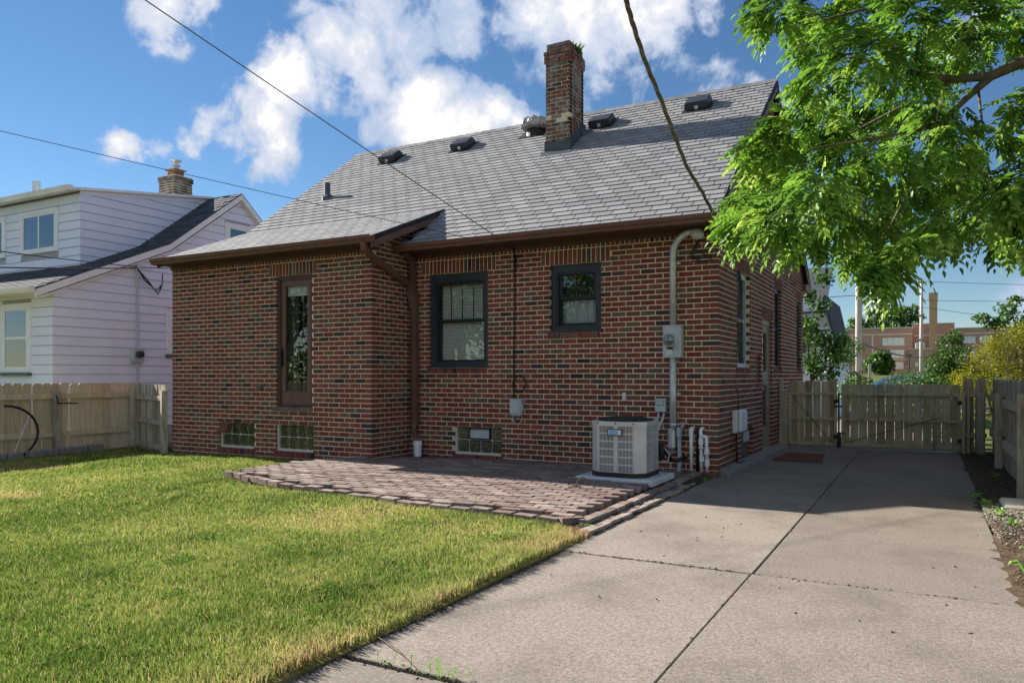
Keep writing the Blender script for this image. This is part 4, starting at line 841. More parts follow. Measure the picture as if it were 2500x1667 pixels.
# ------------------------------------------------------------------ air conditioner
def air_con():
    t = thing('air_conditioner', 'grey outdoor air conditioner with a blue badge on a pale pad', 'air conditioner', (-0.70,-1.33,0.125))
    x0, x1, y0, y1, z0, z1 = -1.03, -0.40, -1.64, -1.02, 0.165, 0.73; c = 0.10
    plan = lambda e: [(x0+c,y0-e),(x1-c,y0-e),(x1+e,y0+c),(x1+e,y1-c),(x1-c,y1+e),(x0+c,y1+e),(x0-e,y1-c),(x0-e,y0+c)]
    m_ = MB(); m_.prism([(a,b,0.125) for a, b in plan(0.004)], (0,0,0.05)); obj('base', m_, M['ac_dark'], t)
    m_ = MB(); m_.prism([(a,b,z0+0.012) for a, b in plan(-0.035)], (0,0,z1-z0-0.02)); obj('coil', m_, M['ac_dark'], t)
    P = plan(0.0); zc0, zc1 = z0+0.01, z1-0.045
    for k in range(8):     # corner panels solid, wide panels louvred
        a = Vector((*P[k], 0)); b = Vector((*P[(k+1) % 8], 0)); d = b-a; l = d.length; d.normalize(); nrm = Vector((d.y, -d.x, 0))
        m_ = MB()
        def bar(s0, s1, h0, h1, th=0.008, off=0.0):
            m_.obox(a+d*((s0+s1)/2)+Vector((0,0,(h0+h1)/2))-nrm*(0.003-off+th/2), d*(s1-s0)/2, nrm*th/2, Vector((0,0,(h1-h0)/2)))
        if k % 2 == 1:
            bar(0, l, zc0, zc1); obj('corner_post', m_, M['ac_metal'], t); continue
        bar(0, 0.018, zc0, zc1); bar(l-0.018, l, zc0, zc1); mid = l/2; bar(mid-0.022, mid+0.022, zc0, zc1, 0.014, 0.0025)
        nr = 6
        for r in range(nr+1):
            h = zc0+(zc1-zc0)*r/nr; bar(0.018, l-0.018, max(zc0, h-(0.03 if r == 0 else 0.007)), min(zc1, h+(0.03 if r == nr else 0.007)), 0.009, -0.001)
        for s0, s1 in ((0.018, mid-0.022), (mid+0.022, l-0.018)):
            n = 11
            for i in range(n): s = s0+(s1-s0)*(i+0.5)/n; bar(s-0.0036, s+0.0036, zc0+0.001, zc1-0.001, 0.006, -0.0025)
        o = obj('louvre_panel', m_, M['ac_metal'], t)
    m_ = MB(); m_.prism([(a,b,zc1-0.002) for a, b in plan(0.006)], (0,0,0.047)); obj('top_band', m_, M['ac_metal'], t)
    m_ = MB(); cx_, cy_ = (x0+x1)/2, (y0+y1)/2
    m_.lathe([(0.31,0),(0.30,0.02),(0.22,0.035),(0.06,0.042)], (cx_,cy_,z1), n=32); obj('fan_guard', m_, M['ac_dark'], t)
    for px in (x0+c+0.01, (x0+x1)/2, x1-c-0.01):
        m_ = MB(); m_.lathe([(0.009,0),(0.007,0.006)], (px,y0-0.006,z1-0.02), axis=(0,-1,0), n=10); obj('screw', m_, M['ac_dark'], t)
    m_ = MB(); bx = (x0+x1)/2-0.005; m_.bbox(bx-0.085,bx+0.085,y0-0.022,y0-0.008,0.575,0.65,0.012); b = obj('badge', m_, M['slate_frame'], t)
    m_ = MB(); m_.bbox(bx-0.075,bx+0.075,y0-0.028,y0-0.018,0.585,0.64,0.008); obj('badge_plate', m_, M['white_plastic'], b)
    m_ = MB(); m_.box(bx-0.065,bx+0.035,y0-0.030,y0-0.0275,0.592,0.633); obj('badge_field', m_, M['badge_blue'], b)
    m_ = MB(); m_.box(bx-0.058,bx+0.028,y0-0.0312,y0-0.0298,0.609,0.616)
    obj('badge_lettering', m_, M['white_plastic'], b)
    m_ = MB(); m_.tube([(x1+0.01,-1.10,0.42),(x1+0.06,-1.0,0.36),(x1+0.05,-0.8,0.25),(x1+0.0,-0.4,0.2),(x1,-0.02,0.2)], 0.026, 8); m_.bbox(x1-0.02,x1+0.05,-1.09,-1.03,0.28,0.46,0.01); obj('refrigerant_line', m_, M['black'], t, smooth=True)
    m_ = MB(); m_.tube([(x1+0.04,-1.05,0.42),(x1+0.10,-1.03,0.34),(x1+0.09,-1.06,0.27),(x1+0.0,-1.06,0.25)], 0.006, 6); obj('wire', m_, M['white_plastic'], t)
air_con()
m_ = MB(); m_.bbox(-1.16,-0.27,-1.73,-0.93,0.052,0.124,0.012); single('equipment_pad', 'pale concrete pad under the grey air conditioner', 'pad', m_, M['pad'])
m_ = MB(); m_.bbox(-1.245,-1.195,-0.014,-0.002,0.90,1.01,0.005); m_.lathe([(0.014,0),(0.014,0.012)], (-1.22,-0.012,0.96), axis=(0,-1,0), n=10); single('wall_bracket', 'small white bracket on the wall behind the air conditioner', 'bracket', m_, M['white_plastic'])

# ------------------------------------------------------------------ brick patio
PAT = [(-5.2,-1.4),(-5.32,-2.85),(-4.0,-3.25),(-2.85,-3.45),(-1.75,-3.62),(-0.85,-3.66),(-0.36,-3.74),(-0.24,-3.6),(-0.25,-0.03),(-4.6,-0.03),(-4.64,-0.98),(-4.85,-1.06)]
def inpoly(x, y, P):
    c = False; j = len(P)-1
    for i in range(len(P)):
        if (P[i][1] > y) != (P[j][1] > y) and x < (P[j][0]-P[i][0])*(y-P[i][1])/(P[j][1]-P[i][1])+P[i][0]: c = not c
        j = i
    return c
def pat_z(x, y):
    s1_ = min(1, max(0, -y/2)); s2_ = min(1, max(0, (-y-2)/1.6)); return 0.035+0.065*s1_*s1_*(3-2*s1_)-0.03*s2_+0.006*math.sin(x*1.9+y)+0.005*math.sin(y*3.3-x*0.8)-0.028*max(0, (-x-3.5))/2
patio = thing('patio', 'old uneven brick patio behind the house', None, (-2.6,-2.2,0.0)); patio['kind'] = 'structure'
m_ = MB(); m_.prism([(p[0]*0.99-0.03,p[1]*0.985-0.005 if p[1] < -1 else p[1],-0.1) for p in PAT], (0,0,0.125)); obj('sand_bed', m_, M['soil'], patio)
pav = []
ang = R(-6.5); ca, sa = math.cos(ang), math.sin(ang)
for j in range(-2, 46):
    for i in range(-4, 42):
        gx = -0.30-(i+0.5*(j % 2))*0.207; gy = -j*0.104
        x = gx*ca-(gy)*sa*1.0; y = gx*sa+gy*ca
        x = gx+0.0; y = gy-0.02+(gx+0.3)*-math.tan(ang)*0.9
        if -1.2 < x < -0.25 and -1.76 < y < -0.9: continue
        if inpoly(x, y, PAT) and inpoly(x-0.06, y-0.03, PAT) and inpoly(x+0.06, y-0.03, PAT): pav.append((x, y, ang*-1*0.9, 0.2, 0.098, 0))
# edging bricks along the front
for (ax, ay), (bx, by) in zip(PAT[1:7], PAT[2:8]):
    l = math.hypot(bx-ax, by-ay); n = max(1, int(l/0.21)); 
    for k in range(n):
        f = (k+0.5)/n; pav.append((ax+(bx-ax)*f+random.uniform(-.015,.015), ay+(by-ay)*f-0.045+random.uniform(-.02,.02), math.atan2(by-ay, bx-ax)+random.uniform(-.06,.06), 0.2, 0.10, 1))
for k in range(17): pav.append((-0.185+random.uniform(-.012,.012), -3.64+k*0.208, R(90)+random.uniform(-.04,.04), 0.2, 0.10, 2))
for k in range(13): pav.append((-0.07+random.uniform(-.012,.012), -3.9+k*0.235, R(88)+random.uniform(-.05,.05), 0.225, 0.11, 3))
pav.sort(key=lambda q: (q[0]-CAM.x)**2+(q[1]-CAM.y)**2)
pm = {}; rest_p = MB()
for i, (x, y, a, l, w, kd) in enumerate(pav):
    t = random.random(); dz = random.uniform(-0.004, 0.004)
    z = {0: pat_z(x, y), 1: pat_z(x, y)-0.016+random.uniform(-.012,.012), 2: 0.062, 3: 0.03}[kd]+dz
    if kd == 3: t = 0.95
    if i < 300:
        key = (l, w, int(t*10))
        if key not in pm:
            q = MB(); q.bbox(-l/2+0.002, l/2-0.002, -w/2+0.002, w/2-0.002, -0.06, 0.0, 0.004, int(t*10)/10); me = bpy.data.meshes.new('paver'); me.from_pydata(q.v, [], q.f); fixn(me); finish(me, M['paver'], q.t); pm[key] = me
        o = inst('paver', pm[key], (x, y, z), patio); o.rotation_euler = (random.uniform(-.012,.012), random.uniform(-.012,.012), a+random.uniform(-.02,.02))
    else:
        a += random.uniform(-.02,.02); u = Vector((math.cos(a), math.sin(a), random.uniform(-.02,.02))); v = Vector((-math.sin(a), math.cos(a), random.uniform(-.02,.02)))
        rest_p.obox((x, y, z-0.03), u*(l/2-0.003), v*(w/2-0.003), Vector((0,0,0.03)), t)
m_ = MB(); n = 16
for j in range(33):
    for i in range(n+1): xx = -0.27+0.265*i/n; yy = -3.95+j*0.123; m_.v.append((xx, yy, 0.004+0.03*min(1, (n-i)/3)*(1 if yy > -1.2 else 0.8)+0.006*math.sin(xx*60+yy*31)))
m_.f = [(j*(n+1)+i, j*(n+1)+i+1, (j+1)*(n+1)+i+1, (j+1)*(n+1)+i) for j in range(32) for i in range(n)]; m_.t = [0.5]*len(m_.f); obj('soil_bed', m_, M['soil'], patio, normals=False)
obj('paver_field', rest_p, M['paver'], patio, kind='stuff', normals=False)
m_ = MB(); m_.bbox(-4.93,-4.67,-1.05,-0.97,0.0,0.085,0.015); single('loose_brick', 'loose brick lying against the extension corner', 'brick', m_, M['paver'])
# rubber mat
def mat_():
    t = thing('door_mat', 'rust brown slatted mat lying on the driveway by the side door', 'mat', (0.62,2.55,0.002))
    for k in range(22):
        m_ = MB(); y = 2.02+k*0.052; m_.box(0.30+0.002*k,0.96-0.004*k,y,y+0.034,0.006,0.024); obj('slat', m_, M['rust'], t)
    for x in (0.36,0.62,0.86): m_ = MB(); m_.box(x,x+0.03,2.03,3.13,0.003,0.008); obj('rail', m_, M['rust'], t)
mat_()

# ------------------------------------------------------------------ fences
def picket_mesh(w, h, th, axis):    # dog-eared board, origin bottom centre; axis 'x': wide along x
    c = w*0.2; pr = [(-w/2,0),(w/2,0),(w/2,h-c),(w/2-c,h),(-w/2+c,h),(-w/2,h-c)]; q = MB()
    if axis == 'x': q.prism([(a,-th/2,b) for a, b in pr], (0,th,0))
    else: q.prism([(-th/2,a,b) for a, b in pr], (th,0,0))
    return q
def boards(parent, mat, spots, w, th, d, rz, name='picket'):
    """spots: (x,y,z0,height)"""
    cache = {}
    for (x, y, z0, h) in spots:
        t = int(random.random()*6)/6; key = (round(h, 2), t)
        if key not in cache:
            q = picket_mesh(w, round(h, 2), th, 'x'); me = bpy.data.meshes.new(name); me.from_pydata([tuple(v) for v in q.v], [], q.f); fixn(me); finish(me, mat, [t]*len(q.f)); cache[key] = me
        o = inst(name, cache[key], (x, y, z0), parent); o.rotation_euler = (random.uniform(-.006,.006), random.uniform(-.008,.008), rz+random.uniform(-.01,.01))
# left fence along the neighbour (runs in depth, rails towards the lawn)
FX = -10.95
f1 = thing('picket_fence', 'tan dog-eared picket fence between the lawn and the white house', 'fence', (FX,-3.4,-0.15))
boards(f1, M['fence_tan'], [(FX-0.02, -0.30-k*0.157, -0.17, 1.27+random.uniform(-.012,.012)) for k in range(42)], 0.15, 0.018, None, R(90))
for z in (0.88, 0.23):
    m_ = MB(); m_.obox((FX+0.03,-3.55,z), Vector((0.02,0,0)), Vector((0,3.3,0)), Vector((0,0,0.045))); obj('rail', m_, M['fence_tan'], f1)
for y in (-0.27,-1.75,-4.2,-6.6):
    m_ = MB(); m_.bbox(FX+0.055,FX+0.15,y-0.05,y+0.05,-0.3,0.96,0.006,0.3); obj('post', m_, M['fence_grey'], f1)
m_ = MB(); m_.tube([(FX+0.165,-1.80,0.90),(FX+0.17,-1.78,0.76),(FX+0.20,-1.45,0.75)], 0.012, 6); single('iron_hook', 'black iron hook hanging on the left fence post', 'hook', m_, M['black'])
# return panel from that fence to the house
A = Vector((FX+0.05,-0.26,0)); B = Vector((-8.97,-0.99,0)); d = (B-A); l = d.length; d.normalize(); rz = math.atan2(d.y, d.x)
f2 = thing('picket_fence', 'greyed short fence panel joining the house corner', 'fence', ((A.x+B.x)/2,(A.y+B.y)/2,-0.15))
n = int(l/0.148); boards(f2, M['fence_grey'], [(*(A+d*(0.08+k*0.148))[:2], -0.12, 1.20) for k in range(n)], 0.142, 0.018, None, rz)
nr = Vector((d.y, -d.x, 0))
for z in (0.84, 0.42, 0.0):
    m_ = MB(); m_.obox((A+B)/2+nr*0.03+Vector((0,0,z)), d*(l/2-0.06), nr*0.02, Vector((0,0,0.04))); obj('rail', m_, M['fence_grey'], f2)
for p in (A+d*0.04, B-d*0.03):
    m_ = MB(); m_.obox(p+nr*0.06+Vector((0,0,0.36)), d*0.045, nr*0.045, Vector((0,0,0.62)), 0.8); obj('post', m_, M['fence_grey'], f2)
# gates across the driveway
GY = 4.43
def gate(name, label, x0, x1, n, ztop):
    t = thing(name, label, 'gate', ((x0+x1)/2, GY, 0.05)); p = (x1-x0)/n
    boards(t, M['gate_wood'], [(x0+(k+0.5)*p, GY+0.03, 0.035, ztop-0.035+random.uniform(-.01,.01)) for k in range(n)], p-0.008, 0.018, None, 0)
    for z in (0.925, 0.50, 0.075):
        m_ = MB(); m_.box(x0+0.01,x1-0.01,GY-0.02,GY+0.018,z-0.022,z+0.022,0.7); obj('rail', m_, M['gate_wood'], t)
    for x in (x0+0.025, x1-0.025):
        m_ = MB(); m_.box(x-0.022,x+0.022,GY-0.024,GY+0.016,0.098,0.902,0.6); obj('stile', m_, M['gate_wood'], t)
    m_ = MB(); a, b = ((x0+0.08, 0.86), (x1-0.1, 0.12)) if 'small' in label else ((x0+0.04, 0.10), (x1-0.3, 0.56)); m_.tube([(a[0],GY-0.03,a[1]),(b[0],GY-0.03,b[1])], 0.005, 5); obj('brace_cable', m_, M['black'], t)
    for z in (0.80, 0.2):
        m_ = MB(); x = x1-0.02 if 'small' in label else x1-0.02; m_.box(x-0.03,x+0.06,GY-0.045,GY-0.026,z-0.03,z+0.03); obj('hinge', m_, M['black'], t)
    return t
gate('wooden_gate', 'small wooden gate leaf next to the house wall', 0.165, 0.935, 6, 1.14)
gate('wooden_gate', 'long wooden driveway gate leaf with vertical boards', 1.0, 2.735, 13, 1.09)
m_ = MB(); m_.tube([(0.965,GY-0.03,0.02),(0.965,GY-0.03,0.95)], 0.014, 8); m_.box(0.90,1.02,GY-0.05,GY-0.03,0.70,0.73); m_.box(0.94,1.0,GY-0.055,GY-0.028,0.03,0.28); m_.tube([(0.955,GY-0.05,0.27),(1.07,GY-0.05,0.265)], 0.008, 6); single('drop_bolt', 'black drop bolt between the two gate leaves', 'bolt', m_, M['black'])
m_ = MB(); m_.box(0.012,0.06,GY-0.05,GY+0.05,-0.05,1.17); m_.box(0.062,0.135,GY-0.045,GY+0.045,-0.05,0.97); single('gate_post', 'dark wooden gate post against the house wall', 'post', m_, M['fence_grey'])
f3 = thing('picket_fence', 'two board fence panel between gate and corner post', 'fence', (2.92,GY,0))
boards(f3, M['gate_wood'], [(2.845,GY+0.03,-0.02,1.21),(2.99,GY+0.03,-0.02,1.21)], 0.138, 0.018, None, 0)
for z in (0.93, 0.30): m_ = MB(); m_.box(2.79,3.08,GY-0.02,GY+0.018,z-0.035,z+0.035); obj('rail', m_, M['gate_wood'], f3)
for x0_, x1_ in ((2.745,2.79),(2.815,2.85)): m_ = MB(); m_.box(x0_,x1_,GY-0.055,GY-0.025,-0.05,0.98,0.7); obj('post', m_, M['gate_wood'], f3)
m_ = MB(); m_.bbox(2.94,3.045,GY-0.13,GY-0.03,-0.1,0.95,0.006); obj('post', m_, M['fence_grey'], f3)
# right hand fence
RX = 3.16
f4 = thing('board_fence', 'grey weathered board fence along the right side of the driveway', 'fence', (RX,0.5,0))
boards(f4, M['fence_grey'], [(RX, GY-0.1-k*0.145, -0.02, 1.2+0.0*k) for k in range(46)], 0.14, 0.018, None, R(90), 'board')
for z in (0.90, 0.36):
    for a, b in ((GY-0.14, 2.3), (2.18, -0.45), (-0.57, -2.3)):
        m_ = MB(); m_.obox((RX-0.035,(a+b)/2,z+random.uniform(-.02,.02)), Vector((0.02,0,0)), Vector((0,(a-b)/2,random.uniform(-.02,.02))), Vector((0,0,0.05)), 0.9); obj('rail', m_, M['fence_grey'], f4)
for y in (2.24,-0.51): m_ = MB(); m_.bbox(RX-0.125,RX-0.04,y-0.05,y+0.05,-0.1,1.0 if y > 0 else 1.05,0.006,0.6); obj('post', m_, M['fence_grey'], f4)
# concrete edging blocks by the left fence
for k in range(7):
    y = -1.15-k*0.265-(0.08 if k > 0 else 0)-(0.09 if k > 4 else 0); x = FX+0.22+0.04*k-0.03*math.sin(k); m_ = MB(); h = 0.02+0.0*k
    m_.bbox(x-0.06,x+0.07,y-0.12,y+0.12,-0.2,lawn_z(x,y)+0.135-0.008*k,0.012); 
    single('edging_block', ['rightmost concrete edging block, standing apart by the tan fence','second concrete edging block from the right by the tan fence','third concrete edging block from the right by the tan fence','concrete edging block below the left fence post','second concrete edging block left of the fence post','concrete edging block at the foot of the black hoop','leftmost concrete edging block at the picture edge'][k], 'concrete block', m_, M['concrete_block'], group='edging blocks by the tan fence')
m_ = MB(); pts = [(-11.72+0.30*math.sin(a)+0.0, -2.40-0.30*math.sin(a)*0+0.42*math.sin(a), 0.33+0.46*math.cos(a)) for a in [math.pi*k/14 for k in range(15)]]
m_ = MB(); pts = [(-10.62, -2.72+0.52*math.sin(a), 0.31+0.44*math.cos(a)) for a in [math.pi*k/14 for k in range(15)]]; m_.tube(pts, 0.02, 8); t = single('black_hoop', 'black plastic hoop standing against the tan fence at the picture edge', 'hoop', m_, M['black'], smooth=True)
m_ = MB(); m_.tube([(-10.62,-2.32,0.62),(-10.63,-2.52,0.10),(-10.63,-2.60,-0.12)], 0.008, 6); single('white_rod', 'thin white rod beside the black hoop', 'rod', m_, M['white_plastic'])
m_ = MB(); m_.bbox(2.86,3.12,-1.35,-0.85,0.02,0.075,0.02); single('paving_stone', 'flat pale paving stone on the soil by the right fence', 'stone', m_, M['stone_trim'])
TB = [(1.12, -3.44, 4.04, 0.14), (1.17, -1.66, 4.74, 0.21), (1.54, -1.71, 4.6, 0.28), (2.02, -2.71, 4.08, 0.26), (2.43, -2.07, 4.25, 0.28), (2.84, -1.13, 4.54, 0.27), (1.32, -2.48, 4.08, 0.19), (1.39, -2.99, 3.58, 0.15), (1.72, -3.42, 3.58, 0.21), (1.95, -2.34, 3.83, 0.22), (2.25, -0.41, 4.51, 0.27), (2.49, -0.84, 4.46, 0.22), (3.01, -0.67, 4.5, 0.16), (1.3, -1.84, 3.6, 0.24), (1.1, -2.82, 3.31, 0.19), (0.95, -2.86, 3.12, 0.19), (0.94, -1.43, 3.36, 0.26), (1.52, -1.12, 3.94, 0.3), (1.86, -1.25, 3.8, 0.25), (2.22, -1.79, 3.61, 0.2), (1.5, -1.64, 3.4, 0.28), (0.83, -2.65, 2.72, 0.18), (0.85, -3.12, 2.36, 0.14), (1.11, -3.05, 2.55, 0.18), (1.17, -3.69, 2.21, 0.11), (1.45, -3.65, 2.52, 0.16), (1.36, -2.03, 2.56, 0.2), (1.16, -2.11, 2.34, 0.14), (1.8, -2.92, 2.82, 0.23), (2.07, -2.58, 3.06, 0.18), (2.34, -2.33, 3.16, 0.15), (1.97, -1.26, 3.03, 0.25), (2.25, -1.2, 3.09, 0.21), (2.51, -0.39, 3.29, 0.19), (1.64, -1.64, 2.68, 0.24), (1.92, -0.95, 2.65, 0.26), (1.54, -1.26, 2.35, 0.22), (1.96, -3.35, 1.99, 0.13), (1.87, -3.54, 1.81, 0.09), (2.19, -2.88, 2.25, 0.14), (2.34, -1.79, 2.55, 0.15), (2.61, -1.31, 3.36, 0.15), (2.81, -2.02, 3.47, 0.17), (3.05, -0.66, 3.55, 0.21), (2.84, -1.26, 3.08, 0.17), (2.65, -2.76, 2.47, 0.14), (2.82, -2.59, 2.46, 0.17), (2.67, -1.96, 2.35, 0.12), (3.0, -0.45, 2.44, 0.15)]
SERVICE =  [(0.588, -5.081, 3.811), (0.441, -4.478, 3.81), (0.398, -4.216, 3.757), (0.361, -3.837, 3.637), (0.31, -3.296, 3.538), (0.249, -2.645, 3.384), (0.175, -2.002, 3.288), (0.114, -1.237, 3.236), (0.084, -0.513, 3.093)]
# ================================================================== WHITE HOUSE NEXT DOOR
WX = -13.84; WXL = -24.0; WY = -0.09
M['lap_shadow_dirt'] = pmat('lap_shadow_dirt', S(165,165,172), S(182,182,188), scale=5, rough=0.8)  # backing between boards: lap shadow lines painted in, with some dirt
wh = thing('white_house', 'white clapboard house with dark roof and wide dormer behind the fence', 'house', (-19,4.5,-0.2))
def zroof(y):
    if y <= 2.62: return 3.16+(y+0.19)*0.4235
    if y <= 4.79: return 4.35+(y-2.62)*0.76
    return 6.0-(y-4.79)*0.86
yl = lambda z: -0.09 if z < 3.2 else ((-0.19+(z-3.16)/0.4235) if z < 4.35 else 2.62+(z-4.35)/0.76)
yr = lambda z: 4.79+(6.0-z)/0.86
m_ = MB(); m_.box(WXL, WX-0.03, WY+0.012, 8.1, -0.3, 3.05); w_rear = obj('wall', m_, M['lap_shadow_dirt'], wh, label='rear wall of white clapboards')
m_ = MB(); m_.prism([(WX-0.008,-0.08,-0.2),(WX-0.008,8.1,-0.2),(WX-0.008,8.1,3.0),(WX-0.008,4.79,5.85),(WX-0.008,2.62,4.2),(WX-0.008,-0.08,3.05)], (-0.1,0,0)); w_side = obj('wall', m_, M['lap_shadow_dirt'], wh, label='gable wall of white clapboards facing the brick house')
E_ = 0.203
def board_x(x0, x1, y, z, par, h=E_):     # board on a wall facing -y
    q = MB(); q.prism([(x0,y-0.016,z),(x0,y-0.002,z+h-0.013),(x0,y+0.01,z+h-0.013),(x0,y+0.01,z)], (x1-x0,0,0)); obj('siding_board', q, M['siding'], par)
def board_y(ya, yb, yc, yd, x, z, par, h=E_):   # on a wall facing +x: bottom ya..yb, top yc..yd
    q = MB(); q.add([(x+0.016,ya,z),(x+0.016,yb,z),(x+0.002,yd,z+h-0.013),(x+0.002,yc,z+h-0.013),(x-0.01,ya,z),(x-0.01,yb,z),(x-0.01,yd,z+h-0.013),(x-0.01,yc,z+h-0.013)],
      [(0,1,2,3),(4,7,6,5),(0,4,5,1),(1,5,6,2),(2,6,7,3),(3,7,4,0)]); obj('siding_board', q, M['siding'], par)
wwin = (-15.75,-14.62,1.30,2.80)
z = 0.05
while z < 2.95:
    segs = subtract(WXL, WX, [(wwin[0], wwin[1])] if z < wwin[3]-0.02 and z+E_ > wwin[2]+0.02 else [])
    for a, b in segs: board_x(a, b, WY, z, w_rear)
    z += E_
z = 0.05; gwin = (4.35,5.2,4.35,5.25)
while z < 5.75:
    zt_ = min(z+E_, 5.9); a, b, c, d = max(WY, yl(z)), min(8.1, yr(z)), max(WY, yl(zt_)), min(8.1, yr(zt_))
    if d > c:
        if gwin[2]-0.1 < z < gwin[3]: board_y(a, gwin[0], c, gwin[0], WX, z, w_side); board_y(gwin[1], b, gwin[1], d, WX, z, w_side)
        elif 1.7 < z+0.1 < 2.85: board_y(a, 2.62, c, 2.62, WX, z, w_side); board_y(3.5, b, 3.5, d, WX, z, w_side)
        else: board_y(a, b, c, d, WX, z, w_side)
    z += E_
def wwindow(mp, u0, u1, z0, z1, par, kind, label, green=False):
    q = MB(); ring(q, mp, u0, u1, z0, z1, 0.11, -0.03, 0.06, 0.10, 0.07); ring(q, mp, u0+0.11, u1-0.11, z0+0.07, z1-0.10, 0.05, -0.022, 0.05)
    if kind == 'dh': mbox(q, mp, u0+0.16, u1-0.16, -0.021, 0.05, (z0+z1)/2-0.03, (z0+z1)/2+0.03)
    else: mbox(q, mp, (u0+u1)/2-0.03, (u0+u1)/2+0.03, -0.021, 0.05, z0+0.12, z1-0.15)
    o = obj('window', q, M['white_paint'], par, label=label); a0, a1, b0, b1 = u0+0.16, u1-0.16, z0+0.12, z1-0.15
    parts = [(a0,a1,b0,(z0+z1)/2-0.03),(a0,a1,(z0+z1)/2+0.03,b1)] if kind == 'dh' else [(a0,(u0+u1)/2-0.03,b0,b1),((u0+u1)/2+0.03,a1,b0,b1)]
    for p in parts:
        q = MB(); mbox(q, mp, p[0], p[1], -0.016, -0.013, p[2], p[3]); obj('pane', q, M['house_glass'], o)
    q = MB(); mbox(q, mp, u0+0.12, u1-0.12, 0.0, 0.012, z0+0.08, z1-0.11); obj('dark_room', q, M['room'], o)
    q = MB()
    if kind == 'dh': mbox(q, mp, a0, a1, -0.008, -0.005, (z0+z1)/2, b1); obj('shade', q, M['curtain'], o)
    else: mbox(q, mp, a0+0.12, (u0+u1)/2-0.03, -0.008, -0.005, b0, b1); obj('board', q, M['plywood'], o)
    if green: q = MB(); mbox(q, mp, u0-0.04, u1+0.02, -0.08, 0.02, z0-0.07, z0-0.002); obj('sill', q, M['green_sill'], o)
wwindow(mpY(WY-0.012), *wwin, wh, 'dh', 'lower white window with a green sill', True)
wwindow(mpX(WX+0.012), gwin[0], gwin[1], gwin[2], gwin[3], wh, 'dh', 'attic window in the white gable')
wwindow(mpX(WX+0.012), 2.62, 3.5, 1.75, 2.85, wh, 'dh', 'side window of the white house behind the brick corner', True)
# roof
q = MB(); x0, x1 = WXL, WX+0.15
prof = [(-0.52,3.03),(2.62,4.42),(4.79,6.07),(8.5,2.9)]
for a, b in zip(prof[:-1], prof[1:]): q.prism([(x0,*a),(x0,*b),(x0,b[0],b[1]-0.07),(x0,a[0],a[1]-0.07)], (x1-x0,0,0))
wroof = obj('roof', q, M['dark_shingle'], wh, label='dark shingle roof with a bend')
q = MB()
for (ya, za), (yb, zb) in zip(prof[:2], prof[1:3]):
    sl_ = (zb-za)/(yb-ya); cs = 1/math.sqrt(1+sl_*sl_); T = Vector((0,cs,sl_*cs)); NN = Vector((0,-sl_*cs,cs)); Lg = (yb-ya)/cs; i = 0
    while i*0.14 < Lg-0.02:
        s = WX+0.15-(i % 2)*0.15
        while s > -21.5:
            p = Vector((s-0.15, ya, za))+T*(i*0.14)
            if s-0.15 < WX+0.16: q.add([p+v for v in tab_verts(0.292, min(0.19, Lg-i*0.14), T, NN)], TF, random.random())
            s -= 0.3
        i += 1
obj('shingle_field', q, M['dark_shingle'], wroof, kind='stuff', normals=False)
q = MB(); q.prism([(WX+0.12,p[0],p[1]-0.03) for p in prof[:4]]+[(WX+0.12,p[0],p[1]-0.18) for p in reversed(prof[:4])], (0.035,0,0)); obj('rake_board', q, M['white_paint'], wh)
q = MB(); q.prism([(WX+0.0,p[0]+0.05,p[1]-0.185) for p in prof[:4]]+[(WX+0.0,p[0]+0.05,p[1]-0.21) for p in reversed(prof[:4])], (0.14,0,0)); obj('soffit', q, M['white_paint'], wh)
q = MB(); q.prism([(WXL,-0.50,3.05),(WXL,-0.50,2.94),(WXL,-0.58,2.94),(WXL,-0.62,3.0),(WXL,-0.63,3.06)], (WX+0.12-WXL,0,0)); obj('gutter', q, M['white_paint'], wh)
q = MB(); q.box(WXL, WX+0.1, -0.50, -0.08, 2.93, 2.955); obj('soffit', q, M['white_paint'], wh)
# dormer
DX = -14.9; DY = 1.15
q = MB(); q.prism([(DX-0.008,DY+0.01,3.55),(DX-0.008,4.79,5.9),(DX-0.008,4.79,6.0),(DX-0.008,DY+0.01,5.47)], (-6.5,0,0)); dorm = obj('dormer', q, M['lap_shadow_dirt'], wh, label='wide white dormer on the rear roof slope')
dwin = (-17.3,-15.73,4.18,5.22); d2 = (-19.7,-17.96,4.18,5.22)
z = 3.62
while z < 5.42:
    h = min(E_, 5.47-z); cut = [(dwin[0],dwin[1]),(d2[0],d2[1])] if z+E_ > dwin[2]+0.02 and z < dwin[3]-0.02 else []
    for a, b in subtract(-21.4, DX, cut): board_x(a, b, DY, z, dorm, h)
    ye_ = lambda zz: (-0.19+(zz-3.16)/0.4235) if zz < 4.35 else 2.62+(zz-4.35)/0.76
    if ye_(z) > DY+0.05: board_y(DY, ye_(z)-0.05, DY, ye_(z+h)-0.05, DX, z, dorm, h)
    z += E_
z = 5.45; y0_ = lambda zz: max(DY, (zz-5.5)/0.151+1.15)
while z < 5.95:
    h = min(E_, 6.02-z); board_y(y0_(z), ye_(z)-0.04, min(y0_(z+h), ye_(z+h)-0.06), ye_(z+h)-0.04, DX, z, dorm, h); z += E_
q = MB(); q.add([(DX+0.022,DY,5.40),(DX+0.022,4.75,5.93),(DX+0.022,4.75,6.05),(DX+0.022,DY,5.50),(DX-0.004,DY,5.40),(DX-0.004,4.75,5.93),(DX-0.004,4.75,6.05),(DX-0.004,DY,5.50)], [(0,1,2,3),(4,7,6,5),(0,4,5,1),(1,5,6,2),(2,6,7,3),(3,7,4,0)]); obj('frieze_board', q, M['siding'], dorm)
wwindow(mpY(DY-0.012), *dwin, wh, 'sl', 'sliding window in the white dormer'); wwindow(mpY(DY-0.012), *d2, wh, 'sl', 'second dormer window at the picture edge')
